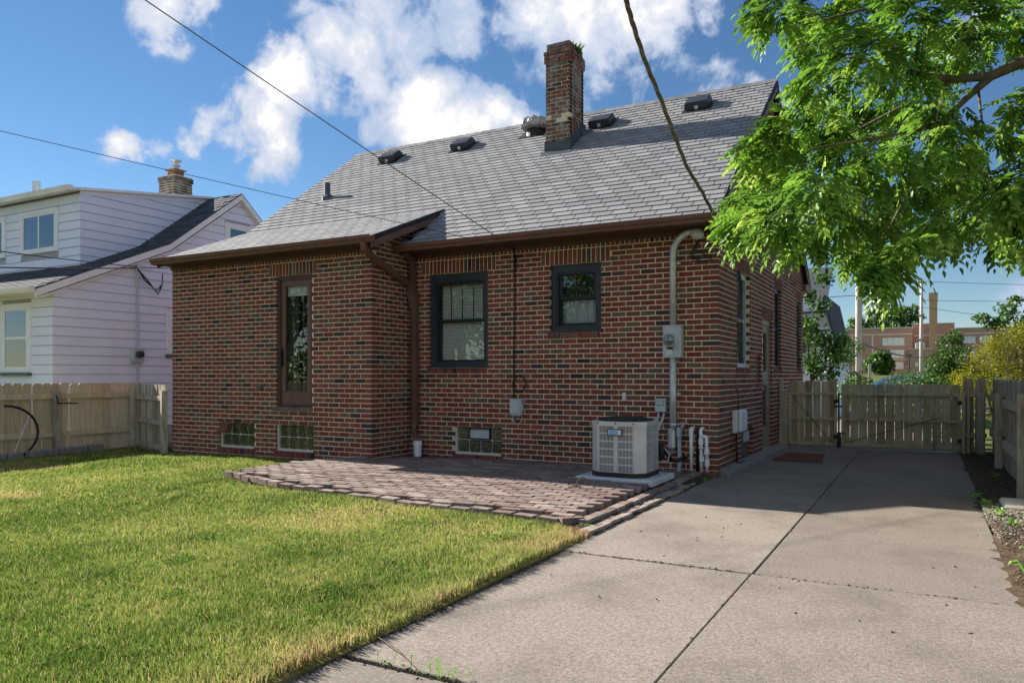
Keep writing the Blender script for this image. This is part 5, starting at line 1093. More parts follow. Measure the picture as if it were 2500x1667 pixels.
q = MB(); q.prism([(DX+0.12,DY-0.25,5.53),(DX+0.12,4.79,6.10),(DX+0.12,4.79,6.04),(DX+0.12,DY-0.25,5.47)], (-6.8,0,0)); obj('dormer_roof', q, M['white_paint'], wh)
q = MB(); q.prism([(DX+0.13,DY-0.25,5.56),(DX+0.13,DY-0.25,5.45),(DX+0.13,DY-0.33,5.45),(DX+0.13,DY-0.37,5.56)], (-6.8,0,0)); obj('gutter', q, M['white_paint'], wh)
q = MB(); q.box(-17.2,-16.55,4.9,5.5,5.6,6.98); wch = obj('chimney', q, M['mortar'], wh)
q = MB(); z = 6.05; i = 0
while z < 6.95:
    o_ = 0.0 if z < 6.8 else 0.025
    for k in range(5):
        a = -17.2-o_+k*0.2-(0.1 if i % 2 else 0); b = min(a+0.188, -16.55+o_); a = max(a, -17.2-o_)
        if b-a > 0.03: q.box(a, b, 4.892-o_, 5.0, z+0.009, z+0.066, 0.86+0.13*tone())
        a = 4.9-o_+k*0.2-(0 if i % 2 else 0.1); b = min(a+0.188, 5.5+o_); a = max(a, 4.9-o_)
        if b-a > 0.03: q.box(-16.65, -16.542+o_, a, b, z+0.009, z+0.066, 0.86+0.13*tone())
    z += 0.075; i += 1
obj('brickwork', q, M['chimney_brick'], wch, kind='stuff')
q = MB(); q.box(-17.04,-16.71,5.05,5.35,6.98,7.16); q.box(-17.1,-16.65,5.0,5.4,7.16,7.19); obj('flue', q, M['clay'], wch)
q = MB(); q.lathe([(0.08,0),(0.08,0.12),(0.13,0.12),(0.13,0.14),(0.07,0.15),(0.07,0.24),(0.17,0.26),(0.17,0.28),(0.02,0.31)], (-16.87,5.2,7.19), n=16); obj('chimney_cap', q, M['galv'], wch)
q = MB(); q.tube([(-21.75,4.0,5.9),(-21.75,4.0,7.2)], 0.11, 12); obj('vent_pipe', q, M['galv'], wh)
# meter of the white house
t = thing('electric_meter', 'small grey electric meter on the white clapboard wall', 'meter', (-13.74,1.80,1.5))
q = MB(); q.bbox(WX+0.018,WX+0.13,1.66,1.95,1.53,1.88,0.01); obj('box', q, M['grey_box'], t); q = MB(); q.lathe([(0.09,0),(0.09,0.03),(0.075,0.09)], (WX+0.13,1.81,1.72), axis=(1,0,0), n=20); obj('meter_dome', q, M['house_glass'], t)
q = MB(); q.tube([(WX+0.06,1.80,1.88),(WX+0.06,1.80,3.72)], 0.03, 8); q.tube([(WX+0.06,1.80,0.2),(WX+0.06,1.80,1.53)], 0.022, 8); obj('conduit', q, M['grey_box'], t)
q = MB(); q.lathe([(0.05,0),(0.06,0.06),(0.02,0.1)], (WX+0.06,1.80,3.70), n=12); obj('weatherhead', q, M['galv'], t)
q = MB()
for k in range(3): q.tube([(WX+0.09,1.80,3.70),(WX+0.12,1.95+0.05*k,3.45),(WX+0.12,2.25+0.03*k,3.25-0.05*k),(WX+0.12,2.42,3.40),(WX+0.10,2.44,3.66)], 0.012, 5)
obj('drip_loop', q, M['black'], t, smooth=True)

# ================================================================== OVERHEAD WIRES
def sag(a, b, s, n=14):
    a, b = Vector(a), Vector(b); return [a.lerp(b, k/n)-Vector((0,0,s*4*(k/n)*(1-k/n))) for k in range(n+1)]
def wire(label, pts, r, mat='black'):
    q = MB(); q.tube(pts, r, 6); single('overhead_wire', label, 'wire', q, M[mat], smooth=True)
anc = (-2.855,-0.05,3.03)
wire('black wire from the left edge to the rear wall of the brick house', sag(anc, (-9.2,-6.4,4.6), 0.03), 0.0042)
wire('thin wire from the top left sky down to the rear wall', sag(anc, (-5.2,-9.0,6.2), 0.02), 0.006, 'cable_grey')
wire('upper service wire reaching the white house from the left edge', sag((-13.75,1.80,3.75), (-9.3,-5.0,3.0), 0.03), 0.010)
wire('lower sagging service wire reaching the white house from the left edge', sag((-13.75,1.80,3.72), (-9.6,-4.2,2.72), 0.02), 0.012)
wire('wire running from the white house past the brick corner', sag((-13.75,1.85,3.74), (-9.5,10,4.3), 0.05), 0.010)
def service_cable():
    P = [Vector(p) for p in SERVICE]; fine = []
    for a, b in zip(P[:-1], P[1:]): fine += [a.lerp(b, k/10) for k in range(10)]
    fine.append(P[-1]); q = MB()
    for ph in (0, 2.1, 4.2):
        pts = []
        for i, p in enumerate(fine):
            a = i*0.42+ph; pts.append(p+Vector((math.cos(a)*0.010, math.sin(a)*0.006, math.sin(a)*0.008)))
        q.tube(pts, 0.0105, 6)
    single('service_cable', 'thick twisted grey service cable dropping to the roof corner', 'cable', q, M['cable_grey'], smooth=True)
service_cable()

# ================================================================== FOLIAGE
def unit(n):
    v = RNG.normal(size=(n,3)); return v/np.linalg.norm(v, axis=1, keepdims=True)
def leaf_quads(P, size, up=0.35, aspect=0.55, rng=(0.7,1.35)):
    n = len(P); s = size*RNG.uniform(*rng, size=(n,1)); d = unit(n); nm = unit(n); nm[:,2] = np.abs(nm[:,2])+up; nm /= np.linalg.norm(nm, axis=1, keepdims=True)
    d -= nm*(d*nm).sum(1, keepdims=True); d /= np.linalg.norm(d, axis=1, keepdims=True)+1e-9; w = np.cross(nm, d)
    fold = nm*s*0.12
    V = np.stack([P-d*s*0.5, P+w*s*aspect*0.5-d*s*0.05+fold, P+d*s*0.5, P-w*s*aspect*0.5-d*s*0.05+fold], 1).reshape(-1,3)
    F = np.arange(4*n).reshape(n,4); return V, F
def blob_points(blobs, n, shell=0.55):
    W_ = np.array([b[3]**2*b[4 if len(b) > 4 else 3]**0.0 for b in blobs]); W_ = W_/W_.sum(); idx = RNG.choice(len(blobs), size=n, p=W_); B = np.array([b[:4] for b in blobs])
    r = (shell+(1-shell)*RNG.random(n)**0.7); u = unit(n); u *= (1+0.16*np.sin(u[:,[0]]*9+u[:,[1]]*7+idx[:,None]))
    P = B[idx,:3]+u*(r*B[idx,3])[:,None]*np.array([1,1,0.85]); return P
def tree(name, label, cat, base, trunk, limbs, blobs, n, leaf, mat, group=None, shell=0.5, aspect=0.55, up=0.35, tone_bias=0.0):
    t = thing(name, label, cat, base, group)
    if trunk:
        q = MB(); q.tube([p[:3] for p in trunk], [p[3] for p in trunk], 10); obj('trunk', q, M['bark'], t, smooth=True)
    for L_ in limbs:
        q = MB(); q.tube([p[:3] for p in L_], [p[3] for p in L_], 7); obj('limb', q, M['bark'], t, smooth=True)
    P = blob_points(blobs, n, shell); V, F = leaf_quads(P, leaf, up, aspect)
    zz = P[:,2]; tn = np.clip(RNG.random(len(P))*0.9+tone_bias, 0, 1)
    npmesh('crown', V, F, mat, tn, t, kind='stuff'); return t

# the big compound-leaf tree on the right
def compound(P0, D0, Lr, nl, ll, lw):
    """returns verts/faces of one pinnate leaf as arrays; vectorised over many leaves"""
    n = len(P0); Vs = []; Fs = []; off = 0
    up = np.array([0,0,1.0]); side = np.cross(D0, up); side /= np.linalg.norm(side, axis=1, keepdims=True)+1e-9; nm = np.cross(side, D0)
    # random roll
    roll = RNG.uniform(-0.7, 0.7, size=(n,1)); side2 = side*np.cos(roll)+nm*np.sin(roll); nm2 = -side*np.sin(roll)+nm*np.cos(roll)
    for k in range(nl):
        for sg in ((-1, 1) if k < nl-1 else (0,)):
            f = (k+1)/nl; droop = -0.45*f*f
            c = P0+D0*Lr*f+np.array([0,0,1.0])*Lr*droop
            dd = (D0*0.55+side2*sg*0.95+np.array([0,0,-0.42])+RNG.normal(scale=0.14, size=(n,3))) if sg else (D0+np.array([0,0,-0.9]))
            dd /= np.linalg.norm(dd, axis=1, keepdims=True); w = np.cross(nm2, dd); w /= np.linalg.norm(w, axis=1, keepdims=True)+1e-9; nn = np.cross(dd, w)
            l = ll*RNG.uniform(0.75,1.2,size=(n,1))*(0.65+0.5*math.sin(math.pi*min(f,0.95))); ww = lw*l/ll
            fo = nn*ww*0.35
            b0 = c; V = np.stack([b0, b0+dd*l*0.33+w*ww+fo, b0+dd*l*0.7+w*ww*0.7+fo, b0+dd*l-up*l*0.06, b0+dd*l*0.7-w*ww*0.7+fo, b0+dd*l*0.33-w*ww+fo], 1)
            Vs.append(V)
    V = np.concatenate(Vs, 0).reshape(-1,3); m = len(V)//6; a = np.arange(m)*6
    F = np.concatenate([np.stack([a, a+1, a+2, a+3], 1), np.stack([a, a+3, a+4, a+5], 1)], 0)
    return V, F, m
def big_tree():
    t = thing('walnut_tree', 'large leafy tree with feathery leaves hanging in from the right', 'tree', (5.2,-1.2,0))
    q = MB(); q.tube([(5.2,-1.2,-0.3),(5.15,-1.2,1.2),(5.0,-1.25,2.4),(4.6,-1.3,3.4),(4.3,-1.35,4.6),(4.0,-1.4,6.0)], [0.26,0.22,0.19,0.16,0.12,0.07], 12); obj('trunk', q, M['bark'], t, smooth=True)
    limbs = [[(4.8,-1.27,2.9,0.13),(4.0,-1.35,3.75,0.10),(3.35,-1.42,4.03,0.085),(3.0,-1.48,3.97,0.075),(2.75,-1.62,3.84,0.06),(2.47,-1.77,3.81,0.045),(2.0,-2.0,3.9,0.03),(1.6,-2.1,4.1,0.014)],
             [(2.75,-1.62,3.84,0.055),(2.56,-1.72,3.65,0.04),(2.37,-1.83,3.43,0.03),(2.3,-1.9,3.15,0.022),(2.1,-1.95,2.8,0.014),(1.9,-2.0,2.4,0.008)],
             [(2.37,-1.83,3.43,0.025),(1.9,-2.1,3.3,0.018),(1.4,-2.4,3.2,0.013),(1.0,-2.7,2.9,0.007)],
             [(2.47,-1.77,3.81,0.03),(1.9,-1.7,3.6,0.02),(1.5,-1.5,3.5,0.013),(1.1,-1.5,3.4,0.008)],
             [(2.65,-1.66,3.74,0.018),(2.68,-1.7,3.4,0.013),(2.6,-1.8,3.1,0.010),(2.75,-2.0,2.7,0.006)],
             [(4.3,-1.35,4.6,0.09),(3.4,-1.6,4.7,0.06),(2.6,-1.9,4.5,0.04),(1.8,-2.2,4.4,0.02),(1.3,-2.6,4.2,0.01)],
             [(1.9,-2.1,3.3,0.014),(1.5,-2.3,2.9,0.01),(1.3,-2.6,2.5,0.006)], [(2.1,-1.95,2.8,0.012),(1.8,-1.7,2.6,0.008),(1.6,-1.4,2.4,0.005)]]
    for L_ in limbs:
        q = MB(); q.tube([p[:3] for p in L_], [p[3]*0.7 for p in L_], 7); obj('limb', q, M['bark'], t, smooth=True)
    blobs = TB+[(3.5,-1.2,4.6,0.4),(3.8,-2.0,4.2,0.4),(3.6,-0.6,3.6,0.4),(3.3,-2.4,5.0,0.4),(2.4,-2.6,5.0,0.4),(1.6,-2.4,4.9,0.35),(4.3,-1.0,5.2,0.6),(4.6,-2.2,4.6,0.6),(5.2,-1.2,5.4,0.8),(4.4,-0.2,4.4,0.6)]
    Ps = []; Ds = []
    cen = np.array([2.6,-1.7,3.9])
    for (x, y, z, r) in blobs:
        z += 0.16*max(0.0, min(1.0, (2.9-z)/0.6)); x += 0.13; y += 0.07; r *= 0.82
        n = int(24+640*r*r)
        u = unit(n); rad = r*RNG.random((n,1))**0.5; P = np.array([x,y,z])+u*rad*np.array([1.05,1.25,0.9])
        D = u*0.8+RNG.normal(scale=0.35, size=(n,3)); o_ = P-cen; o_ /= np.linalg.norm(o_, axis=1, keepdims=True); D += o_*0.6; D[:,2] = D[:,2]*0.6-0.12
        D /= np.linalg.norm(D, axis=1, keepdims=True); Ps.append(P); Ds.append(D)
    P = np.concatenate(Ps); D = np.concatenate(Ds); nl = 7
    V, F, m = compound(P, D, 0.22, nl, 0.078, 0.0185)
    n = len(P); base_t = np.clip(RNG.normal(0.52, 0.26, n), 0, 1); tl = np.clip(np.tile(base_t, m//n)+RNG.normal(0, 0.08, m), 0, 1)
    npmesh('crown', V, F, M['leaf'], np.concatenate([tl, tl]), t, kind='stuff')
    # twigs under the leaves
    q = MB(); sel = RNG.choice(n, 420, replace=False)
    for i in sel:
        a = Vector(P[i]-D[i]*0.12); b = Vector(P[i]+D[i]*0.24); q.tube([a, a.lerp(b, 0.5)+Vector((0,0,0.01)), b-Vector((0,0,0.05))], [0.0035,0.0025,0.0012], 4, cap=False)
    obj('twigs', q, M['bark'], t, kind='stuff', normals=False)
big_tree()
# trees and shrubs beyond the gates
def branchy(base, tips, r):
    return [[(*base, r), (base[0]*.4+x*.6, base[1]*.4+y*.6, base[2]*.45+z*.55, r*.6), (x, y, z, r*.25)] for x, y, z in tips]
tree('young_tree', 'slender leafy tree beyond the small gate at the house corner', 'tree', (-0.1,8.6,-0.2), [(-0.1,8.6,-0.3,.05),(0.0,8.7,1.2,.04),(0.1,8.8,2.2,.025),(0.15,8.9,3.2,.01)],
     branchy((0.0,8.7,1.1), [(-0.1,8.4,2.6),(0.45,8.6,2.3),(0.5,9.0,1.9),(0.2,8.8,3.3),(-0.05,8.5,1.7),(0.4,8.7,1.5)], 0.02),
     [(-0.05,8.5,2.3,.35),(0.2,8.7,2.0,.4),(0.45,8.7,1.7,.35),(0.0,8.6,1.5,.35),(0.15,8.8,2.8,.28),(0.25,8.9,3.4,.22),(0.6,8.8,2.0,.25),(-0.05,8.5,3.0,.2),(0.35,8.6,1.3,.3),(0.2,8.7,3.8,.16)], 2400, 0.085, M['leaf_dark'], shell=0.2, aspect=0.7, tone_bias=0.05)
tree('round_shrub', 'dark green shrub beside the white house beyond the gate', 'shrub', (0.62,11.2,-0.2), None, branchy((0.62,11.2,-0.2), [(0.5,11.1,0.9),(0.8,11.2,1.0),(0.62,11.3,1.2)], .03),
     [(0.55,11.2,0.8,.4),(0.8,11.2,0.7,.4),(0.68,11.2,1.15,.25),(0.9,11.3,1.0,.25),(0.45,11.1,1.6,.3),(0.6,11.3,1.9,.3)], 2200, 0.07, M['leaf_dark'], shell=0.4)
tree('clipped_hedge', 'clipped rounded green hedge in front of the blue car', 'hedge', (2.0,9.4,-0.2), None, branchy((2.0,9.4,-0.2), [(1.7,9.4,0.7),(2.3,9.5,0.7),(2.0,9.4,0.9)], .03),
     [(1.72+0.135*k, 9.35+0.05*(k % 2), 1.04+0.03*math.sin(k*1.3), .32) for k in range(6)]+[(1.75+0.125*k, 9.5, 0.4, .4) for k in range(6)], 5200, 0.045, M['leaf_dark'], shell=0.75, tone_bias=0.15)
tree('green_tree', 'dense dark green tree behind the yellow shrub', 'tree', (2.75,11.5,-0.2), [(2.75,11.5,-0.3,.08),(2.75,11.5,1.4,.05),(2.8,11.5,2.1,.02)], branchy((2.75,11.5,0.9), [(2.4,11.3,1.7),(3.1,11.4,1.7),(2.8,11.7,2.2)], .03),
     [(2.7,11.5,1.2,.5),(2.55,11.4,1.5,.35),(2.95,11.4,1.6,.4),(2.75,11.5,1.95,.3),(2.85,11.5,2.15,.2),(2.5,11.4,1.0,.4),(3.1,11.5,1.1,.4)], 4200, 0.075, M['leaf_dark'], shell=0.55)
tree('yellow_shrub', 'broad yellow green feathery shrub behind the right fence', 'shrub', (3.6,8.2,-0.2), None, branchy((3.6,8.2,-0.2), [(3.2,8.0,1.3),(3.8,8.1,1.8),(4.2,8.3,1.5),(3.5,8.2,2.0)], .04),
     [(3.0,7.9,1.15,.38),(3.3,8.0,1.5,.42),(3.65,8.1,1.85,.42),(4.0,8.2,2.0,.42),(4.4,8.2,1.9,.5),(3.6,8.0,1.2,.5),(4.1,8.1,1.3,.55),(2.85,7.9,0.9,.32),(4.6,8.3,1.3,.6),(3.2,8.0,0.7,.5),(3.9,8.1,0.6,.6),(3.4,8.0,1.85,.22),(4.2,8.2,2.35,.2)], 26000, 0.046, M['leaf_yellow'], shell=0.35, aspect=0.34)
tree('lush_tree', 'light green tree top showing above the yellow shrub', 'tree', (4.6,14.5,-0.2), [(4.6,14.5,-0.3,.12),(4.5,14.5,1.8,.08),(4.3,14.5,2.7,.03)], branchy((4.5,14.5,1.6), [(3.6,14.2,2.9),(4.2,14.4,3.2),(5.2,14.5,2.8)], .03),
     [(3.55,14.2,2.75,.22),(3.75,14.2,2.6,.25),(4.15,14.3,2.95,.3),(4.3,14.3,3.2,.2),(4.6,14.5,2.6,.4),(5.0,14.5,2.7,.35),(5.4,14.6,2.6,.4),(4.0,14.2,2.6,.25)], 1500, 0.11, M['leaf_dark'], shell=0.3, tone_bias=0.2)
tree('school_tree', 'small round tree on the lawn of the brick school', 'tree', (-6.9,188,1.4), [(-6.9,188,1.2,.25),(-6.9,188,4,.15)], [], [(-7.2,188,4.4,2.6),(-5.6,188,4.0,1.8),(-9.0,188,3.6,1.9),(-6.4,188,5.9,1.6),(-8.0,188,5.4,1.6),(-6.5,188,2.6,2.2)], 2600, 0.7, M['leaf_dark'], shell=0.6, tone_bias=0.1)
for k, (x, w, z, lab) in enumerate(((-20,4.5,18,'tall tree behind the school roof at its left end'),(-13.5,4.8,21,'tall tree behind the school seen right of the near pole'),(-7,5.5,21,'tall tree behind the middle of the school roof'),(-2.5,4.6,21.5,'tall tree behind the school beside the far pole'))):
    x = x*300/290
    tree('tall_tree', lab, 'tree', (x,300,2), [(x,300,1.8,.6),(x,300,14,.4),(x+.5,300,z+3,.15)], branchy((x,300,11), [(x-3,300,z),(x+3,300,z+1),(x,301,z+4)], .25),
         [(x,300,z-2,w*.8),(x-w*.5,300,z,w*.5),(x+w*.5,300,z+1,w*.55),(x,300,z+2.5,w*.6),(x-w*.3,300,z+3.5,w*.38),(x+w*.3,300,z+4.2,w*.38),(x,300,z-6,w*.7)], 1100, 1.15, M['leaf_far'], group='tall trees behind the school', shell=0.35)

# ------------------------------------------------------------------ school and street
sch = thing('brick_school', 'long brown brick school with stone bands and tall windows', 'school', (0,238,1))
SY = 235
def sblock(x0, x1, z1, y0, y1, name='wall'):
    q = MB(); q.box(x0,x1,y0,y1,0.5,z1); return obj(name, q, M['school_brick'], sch)
sblock(-17.8,-1.05,14.9,SY,SY+18); sblock(-1.0,9.4,16.0,SY+3,SY+20); sblock(9.45,40,14.4,SY+1,SY+18); ann = sblock(-2.1,3.9,8.6,SY-6,SY-0.05); sblock(-40,-17.9,6.0,SY+2,SY+16)
q = MB(); q.box(-17.9,-0.95,SY-0.12,SY+0.1,13.0,13.35); q.box(-17.95,-0.9,SY-0.2,SY+0.2,14.9,15.15); q.box(-0.9,9.5,SY+2.85,SY+3.1,12.6,12.95); q.box(-1.1,9.5,SY+2.8,SY+3.2,16.0,16.25); q.box(9.5,40,SY+0.85,SY+1.1,12.8,13.1); q.box(9.5,40,SY+0.8,SY+1.2,14.4,14.65); q.box(-17.85,-2.2,SY-0.1,SY,5.75,6.0); q.box(-2.2,4.0,SY-6.15,SY-5.9,8.6,8.85)
for x in (-11.4,-16.7): q.box(x-0.2,x+0.2,SY-0.15,SY,1.5,13.0)
obj('stone_band', q, M['stone_trim'], sch)
def swin(x0, x1, z0, z1, n, y=SY, rows=2):
    q = MB(); mp = mpY(y); ring(q, mp, x0, x1, z0, z1, 0.14, -0.15, 0.05)
    for k in range(1, n): u = x0+(x1-x0)*k/n; mbox(q, mp, u-0.12, u+0.12, -0.15, 0.05, z0+0.14, z1-0.14)
    o = obj('window', q, M['stone_trim'], sch)
    for k in range(n):
        a = x0+(x1-x0)*k/n+0.12; b = x0+(x1-x0)*(k+1)/n-0.12; q = MB(); mbox(q, mp, a, b, -0.06, -0.02, z0+0.14, z1-0.14); obj('pane', q, M['school_pane'], o)
M['school_pane'] = pmat('school_pane', S(205,220,224), S(232,240,240), scale=0.6, rough=0.25, spec=0.6)
swin(-8.8,-3.1,9.9,12.2,4); swin(-6.8,-3.1,6.3,8.7,3); swin(-5.4,-3.3,3.1,5.2,2); swin(-0.4,0.5,3.7,5.0,1,SY-6.02); swin(11.5,14.4,10.2,12.2,3,SY+0.98); swin(15.2,18.2,10.2,12.2,3,SY+0.98); swin(11.5,14.4,6.2,8.4,3,SY+0.98)
for x0_, x1_, z0_, z1_, y_ in ((-2.85,-2.25,2.2,4.0,SY),(1.9,3.0,2.5,4.9,SY-6)):
    q = MB(); q.box(x0_,x1_,y_-0.12,y_-0.01,z0_,z1_); o = obj('door', q, M['stone_trim'], sch); q = MB(); q.box(x0_+0.2,x0_+0.5,y_-0.15,y_-0.12,z1_-1.1,z1_-0.5); obj('pane', q, M['room'], o)
q = MB(); q.prism([(3.1,SY-3,0.5),(5.1,SY-3,0.5),(5.1,SY-1,0.5),(3.1,SY-1,0.5)], (0,0,21.5)); q.box(3.0,5.2,SY-3.1,SY-0.9,22.0,24.4); obj('smoke_stack', q, M['stack_brick'], sch)
q = MB(); q.bbox(-0.3,2.0,SY-4.5,SY-2.5,8.85,10.4,0.1); obj('roof_unit', q, M['grey_box'], sch)
def upole(label, x, y, r0, r1, zt, arms):
    t = thing('utility_pole', label, 'utility pole', (x,y,-0.2), 'utility poles along the street'); q = MB(); q.tube([(x,y,-0.5),(x,y,zt*0.5),(x+0.02,y,zt)], [r0,(r0+r1)/2,r1], 14); obj('shaft', q, M['pole'], t, smooth=True)
    for z in arms:
        q = MB(); q.tube([(x-0.22,y-0.1,z),(x+0.2,y-0.1,z+0.05)], 0.05, 6); q.lathe([(0.05,0),(0.08,0.1),(0.03,0.2)], (x-0.2,y-0.1,z), n=8); obj('insulator', q, M['dark_stone'], t)
upole('thick pale utility pole near the street behind the gate', -0.18, 24.9, 0.14, 0.11, 9.5, (8.6,))
upole('thin far utility pole in front of the school', 1.9, 68, 0.17, 0.12, 9.85, (9.6,6.6,4.4))
def fwire(label, pts, r=0.02): q = MB(); q.tube(pts, r, 4); single('street_wire', label, 'wire', q, M['cable_grey'])
fwire('thick street cable crossing low in front of the school', sag((-0.18,24.9,2.6), (1.9,68,2.9), 0.2)+sag((1.9,68,2.9), (30,72,3.4), 0.3), 0.05)
fwire('street wire rising from the near pole to the far pole', sag((-8,22,4.2), (-0.18,24.9,4.55), 0.02)+sag((-0.18,24.9,4.55), (1.9,68,7.3), 0.1), 0.018)
fwire('upper street wire from the far pole to the right', sag((1.9,68,9.7), (30,80,8.6), 0.1), 0.025); fwire('middle street wire from the far pole to the right', sag((1.9,68,8.0), (30,80,7.6), 0.1), 0.025); fwire('sloping street wire from the far pole to the right', sag((1.9,68,7.4), (16,70,5.0), 0.1), 0.025)
q = MB(); q.tube([(-0.4,150,1),(-0.4,150,5.0)], 0.09, 6); q.box(-0.75,0.05,149.8,150.2,4.95,5.15); single('lamp_post', 'slim dark lamp post in front of the school annex', 'lamp post', q, M['black'])
q = MB(); q.bbox(-1.95,-1.72,59.9,60.1,0.0,2.15,0.02); single('marker_post', 'short pale marker post beside the near utility pole', 'post', q, M['pole'])
# far white house beside the young tree
bh = thing('gabled_house', 'pale blue white house with steep dark roof beyond the gate', 'house', (-1.6,17.5,-0.2))
q = MB(); q.prism([(-4.6,16,-0.3),(-0.14,16,-0.3),(-0.18,16,1.8),(-0.42,16,3.25),(-0.62,16,3.62),(-4.6,16,3.62)], (0,4.5,0)); w_ = obj('wall', q, M['siding'], bh)
for k in range(24):
    z = 0.1+k*0.14; xr_ = -0.14-0.02*z if z < 1.8 else -0.18-(z-1.8)*0.166
    q = MB(); q.prism([(-4.6,15.985,z),(-4.6,15.997,z+0.135),(-4.6,16.01,z+0.135),(-4.6,16.01,z)], (xr_+4.6-0.01,0,0)); obj('siding_board', q, M['siding'], w_)
q = MB(); q.prism([(-4.7,15.7,3.0),(-4.7,15.72,3.05),(-4.7,18.2,4.9),(-4.7,18.2,4.8)], (4.2,0,0)); q.prism([(-0.10,15.9,1.7),(-0.05,15.9,1.75),(-0.5,15.9,3.75),(-0.58,15.9,3.65)], (0,4.7,0)); obj('roof', q, M['dark_shingle'], bh)
q = MB(); q.prism([(-1.45,15.96,1.55),(-0.66,15.96,2.45),(-1.0,15.96,3.0),(-1.45,15.96,3.4)], (0,0.02,0)); obj('gable_roof', q, M['dark_shingle'], bh)
# blue car
def car():
    t = thing('blue_car', 'blue parked saloon car behind the clipped hedge', 'car', (0.9,29.5,-0.2)); y0, y1 = 28.6, 30.4; z = -0.13
    CX = -1.05; body = [(-0.15,.35),(-0.12,.62),(0.1,.72),(1.05,.88),(3.9,.93),(4.15,.9),(4.3,.62),(4.3,.35)]; q = MB()
    q.prism([(a+CX,y0,z+b) for a, b in body], (0,y1-y0,0)); b_ = obj('body', q, M['car_paint'], t)
    q = MB(); g = [(0.95,.86),(1.75,1.33),(2.2,1.42),(3.0,1.40),(3.75,1.0),(3.9,.92)]; n = len(g)
    vs = [(a+CX, y0+0.05+0.22*max(0,(b-.86))/.55, z+b) for a, b in g]+[(a+CX, y1-0.05-0.22*max(0,(b-.86))/.55, z+b) for a, b in g]
    q.add(vs, [tuple(range(n)), tuple(range(2*n-1, n-1, -1))]+[(i, i+1, n+i+1, n+i) for i in range(n-1)]); obj('cabin', q, M['car_paint'], t)
    for pts in ([(1.25,.92),(1.82,1.28),(2.2,1.35),(2.25,.93)], [(2.33,.94),(2.28,1.35),(2.95,1.34),(3.45,1.02),(3.4,.96)]):
        q = MB(); q.prism([(a+CX, y0+0.03+0.22*max(0,(b-.86))/.55, z+b) for a, b in pts], (0,0.012,0)); obj('side_window', q, M['car_glass'], t)
    q = MB(); q.add([(1.02+CX,y0+0.12,z+.91),(1.72+CX,y0+0.28,z+1.33),(1.72+CX,y1-0.28,z+1.33),(1.02+CX,y1-0.12,z+.91)], [(0,1,2,3)]); obj('windscreen', q, M['car_glass'], t)
    for x in (0.65+CX,3.5+CX):
        q = MB(); q.lathe([(0.30,0),(0.32,0.03),(0.32,0.2),(0.28,0.22)], (x,y0-0.01,z+.32), axis=(0,1,0), n=20); w = obj('wheel', q, M['tyre'], t); q = MB(); q.lathe([(0.2,0),(0.2,0.02)], (x,y0-0.02,z+.32), axis=(0,1,0), n=16); obj('rim', q, M['galv'], w)
    q = MB(); q.bbox(-0.12+CX,0.2+CX,y0-0.01,y0+0.3,z+.6,z+.72,0.02); obj('headlight', q, M['white_plastic'], t); q = MB(); q.bbox(1.3+CX,1.42+CX,y0-0.16,y0,z+.93,z+1.03,0.02); obj('mirror', q, M['car_paint'], t)
car()

# ================================================================== GRASS AND SMALL THINGS
def vnoise(x, y, s, seed=0):
    xi = np.floor(x*s).astype(int); yi = np.floor(y*s).astype(int); fx = x*s-xi; fy = y*s-yi; fx = fx*fx*(3-2*fx); fy = fy*fy*(3-2*fy)
    h = lambda a, b: (np.sin(a*127.1+b*311.7+seed*74.7)*43758.5453) % 1.0
    return (h(xi,yi)*(1-fx)+h(xi+1,yi)*fx)*(1-fy)+(h(xi,yi+1)*(1-fx)+h(xi+1,yi+1)*fx)*fy
def lawn_zv(x, y): return 0.035+0.0125*np.minimum(x, 0)+0.014*np.sin(x*1.3+0.6*y)+0.011*np.sin(y*2.1-0.7*x)+0.006*np.sin(3.1*x+2.3*y)
def inpoly_v(x, y, P):
    c = np.zeros(len(x), bool); j = len(P)-1
    for i in range(len(P)):
        yi, yj = P[i][1], P[j][1]
        if yi != yj:
            k = ((yi > y) != (yj > y)) & (x < (P[j][0]-P[i][0])*(y-yi)/(yj-yi)+P[i][0]); c ^= k
        j = i
    return c
